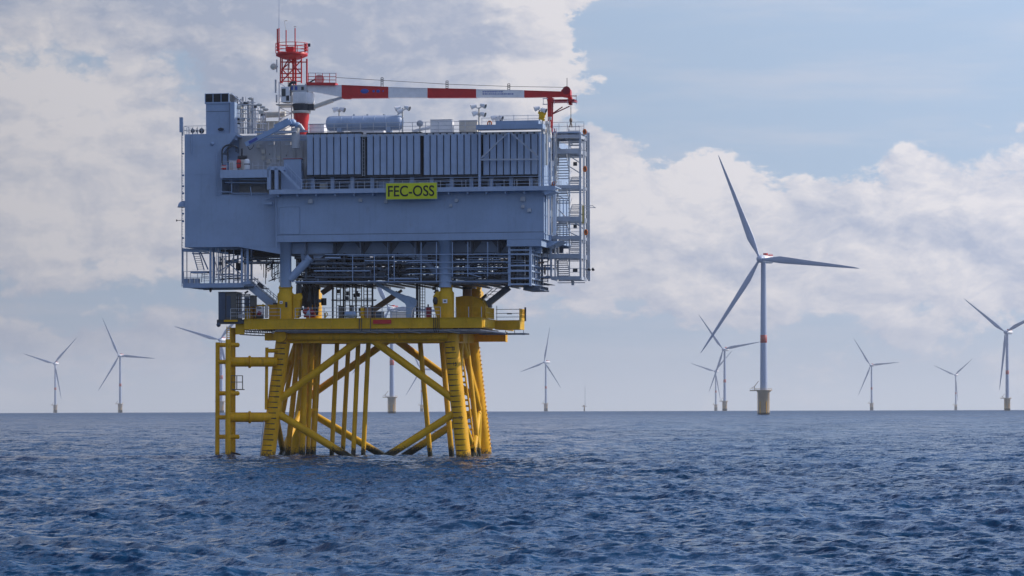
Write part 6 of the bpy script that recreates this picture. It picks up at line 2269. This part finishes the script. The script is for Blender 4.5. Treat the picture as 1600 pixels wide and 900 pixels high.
put('flange', MB().bar(V(518, 448, 10), V(519.2, 447.1, 10), .7, .95), M['tan'], o)
# yellow drum house at the right
o = pthing('yellow_drum_house', 'large rounded yellow housing on the deck between the two right legs', 'housing', V(735, 497, 6))
Yk = 6.0
c_ = V(735, 482, Yk)
a = [V(*p, Yk) for p in ((712, 497), (712, 464), (722, 462.5), (738, 462.5), (747, 465), (754, 470), (758, 478), (759, 497))]
put('shell', MB().prism([(v.x, v.z) for v in a], Yk, Yk + 4), M['yellowdeck'], o)
a = [V(*p, Yk) for p in ((738, 497), (737, 465), (746, 466), (753, 471), (757, 479), (757, 497))]
put('end_cap', MB().prism([(v.x, v.z) for v in a], Yk - .35, Yk - .02), M['yellowdeck'], o)
for px in (718, 726, 734):
    put('rib', MB().box(X(px, Yk), X(px, Yk) + .18, Yk - .12, Yk, Z(497, Yk), Z(465, Yk)), M['yellowdeck'], o)
for py in (478,):
    put('rib', MB().box(X(712, Yk), X(737, Yk), Yk - .15, Yk, Z(py + 1.4, Yk), Z(py, Yk)), M['yellowdeck'], o)
for (px, py) in ((744, 476), (750, 484), (744, 489)):
    put('hatch_cover', MB().tube(V(px, py, Yk - .5), V(px, py, Yk - .3), .35, n=12), M['yellowdeck'], o)
o = pthing('dark_vent', 'dark round vent stub rising behind the large yellow housing', 'vent', V(730, 463, 12))
put('stub', MB().tube(V(730, 466, 12), V(730, 446, 12), .72, n=16), M['tan'], o)
put('cap', MB().tube(V(730, 452, 12), V(730, 449, 12), .82, n=16), M['dark'], o)
# cables hanging over the front edge near the front right leg
o = pthing('hanging_cables', 'dark cables hanging over the edge of the yellow deck beside the front right leg', 'cables', V(682, 518, Yd - .4))
for px in (677.5, 680, 683, 686):
    put('cable', MB().path([V(px, 492, Yd - .4), V(px, 514, Yd - .4), V(px + rr_.uniform(-3, 2), 519, Yd - .4)], .05, 5), M['black'], o)
o = pthing('hanging_cables', 'dark cables hanging over the edge of the yellow deck in its middle', 'cables', V(563, 518, Yd - .4))
for px in (561.5, 565, 579):
    put('cable', MB().tube(V(px, 497, Yd - .4), V(px, 517, Yd - .4), .06, n=5), M['dark'], o)
# dark plates on leg cans
for i, (px, py, w_, h_, m_, lab) in enumerate(((447.5, 476, .16, .4, 'dark', 'narrow dark fitting on the front left yellow leg top'), (439.5, 472.5, .22, .2, 'white', 'small white notice on the front left yellow leg top'), (695.5, 470.5, .34, .3, 'white', 'round white notice on the front right yellow leg top'))):
    Y_ = .15
    c_ = V(px, py, Y_)
    o = pthing('leg_notice', lab, 'notice', c_)
    put('plate', MB().box(c_.x - w_, c_.x + w_, Y_ - .12, Y_ - .02, c_.z - h_, c_.z + h_), M[m_], o)
    put('symbol', MB().box(c_.x - w_ * .5, c_.x + w_ * .5, Y_ - .14, Y_ - .12, c_.z - h_ * .3, c_.z + h_ * .3), M['dark' if m_ == 'white' else 'black'], o)
o = pthing('fender_ball', 'dark round fender hanging under the far left end of the yellow deck', 'fender', V(341.5, 507, -2.1))
put('ball', MB().ball(V(341.5, 507.5, -2.1), .34, 10), M['navy'], o)
put('hanger', MB().tube(V(341.5, 505, -2.1), V(341.5, 501, -2.1), .05, n=5), M['dark'], o)

# unused source collections are empty now; drop helper values
for o_ in list(bpy.data.objects):
    if '_b' in o_.keys():
        del o_['_b']

# ------------------------------------------------------------------ haze: one closed box of even air
hz = MB()
hz.box(-26500, 26500, -26500, 26500, -60, 330)
hm = bpy.data.materials.new('haze_air')
hm.use_nodes = True
ht = hm.node_tree
ht.nodes.clear()
ho = ht.nodes.new('ShaderNodeOutputMaterial')
pv = ht.nodes.new('ShaderNodeVolumePrincipled')
pv.inputs['Color'].default_value = (0.95, 0.97, 1.0, 1)
pv.inputs['Density'].default_value = 3.6e-5
pv.inputs['Anisotropy'].default_value = 0.0
ht.links.new(pv.outputs[0], ho.inputs['Volume'])
hob = bpy.data.objects.new('haze', hz.mesh('haze', hm))
C.objects.link(hob)
hob['kind'] = 'stuff'
hob['label'] = 'pale blue sea haze over the whole wind farm'
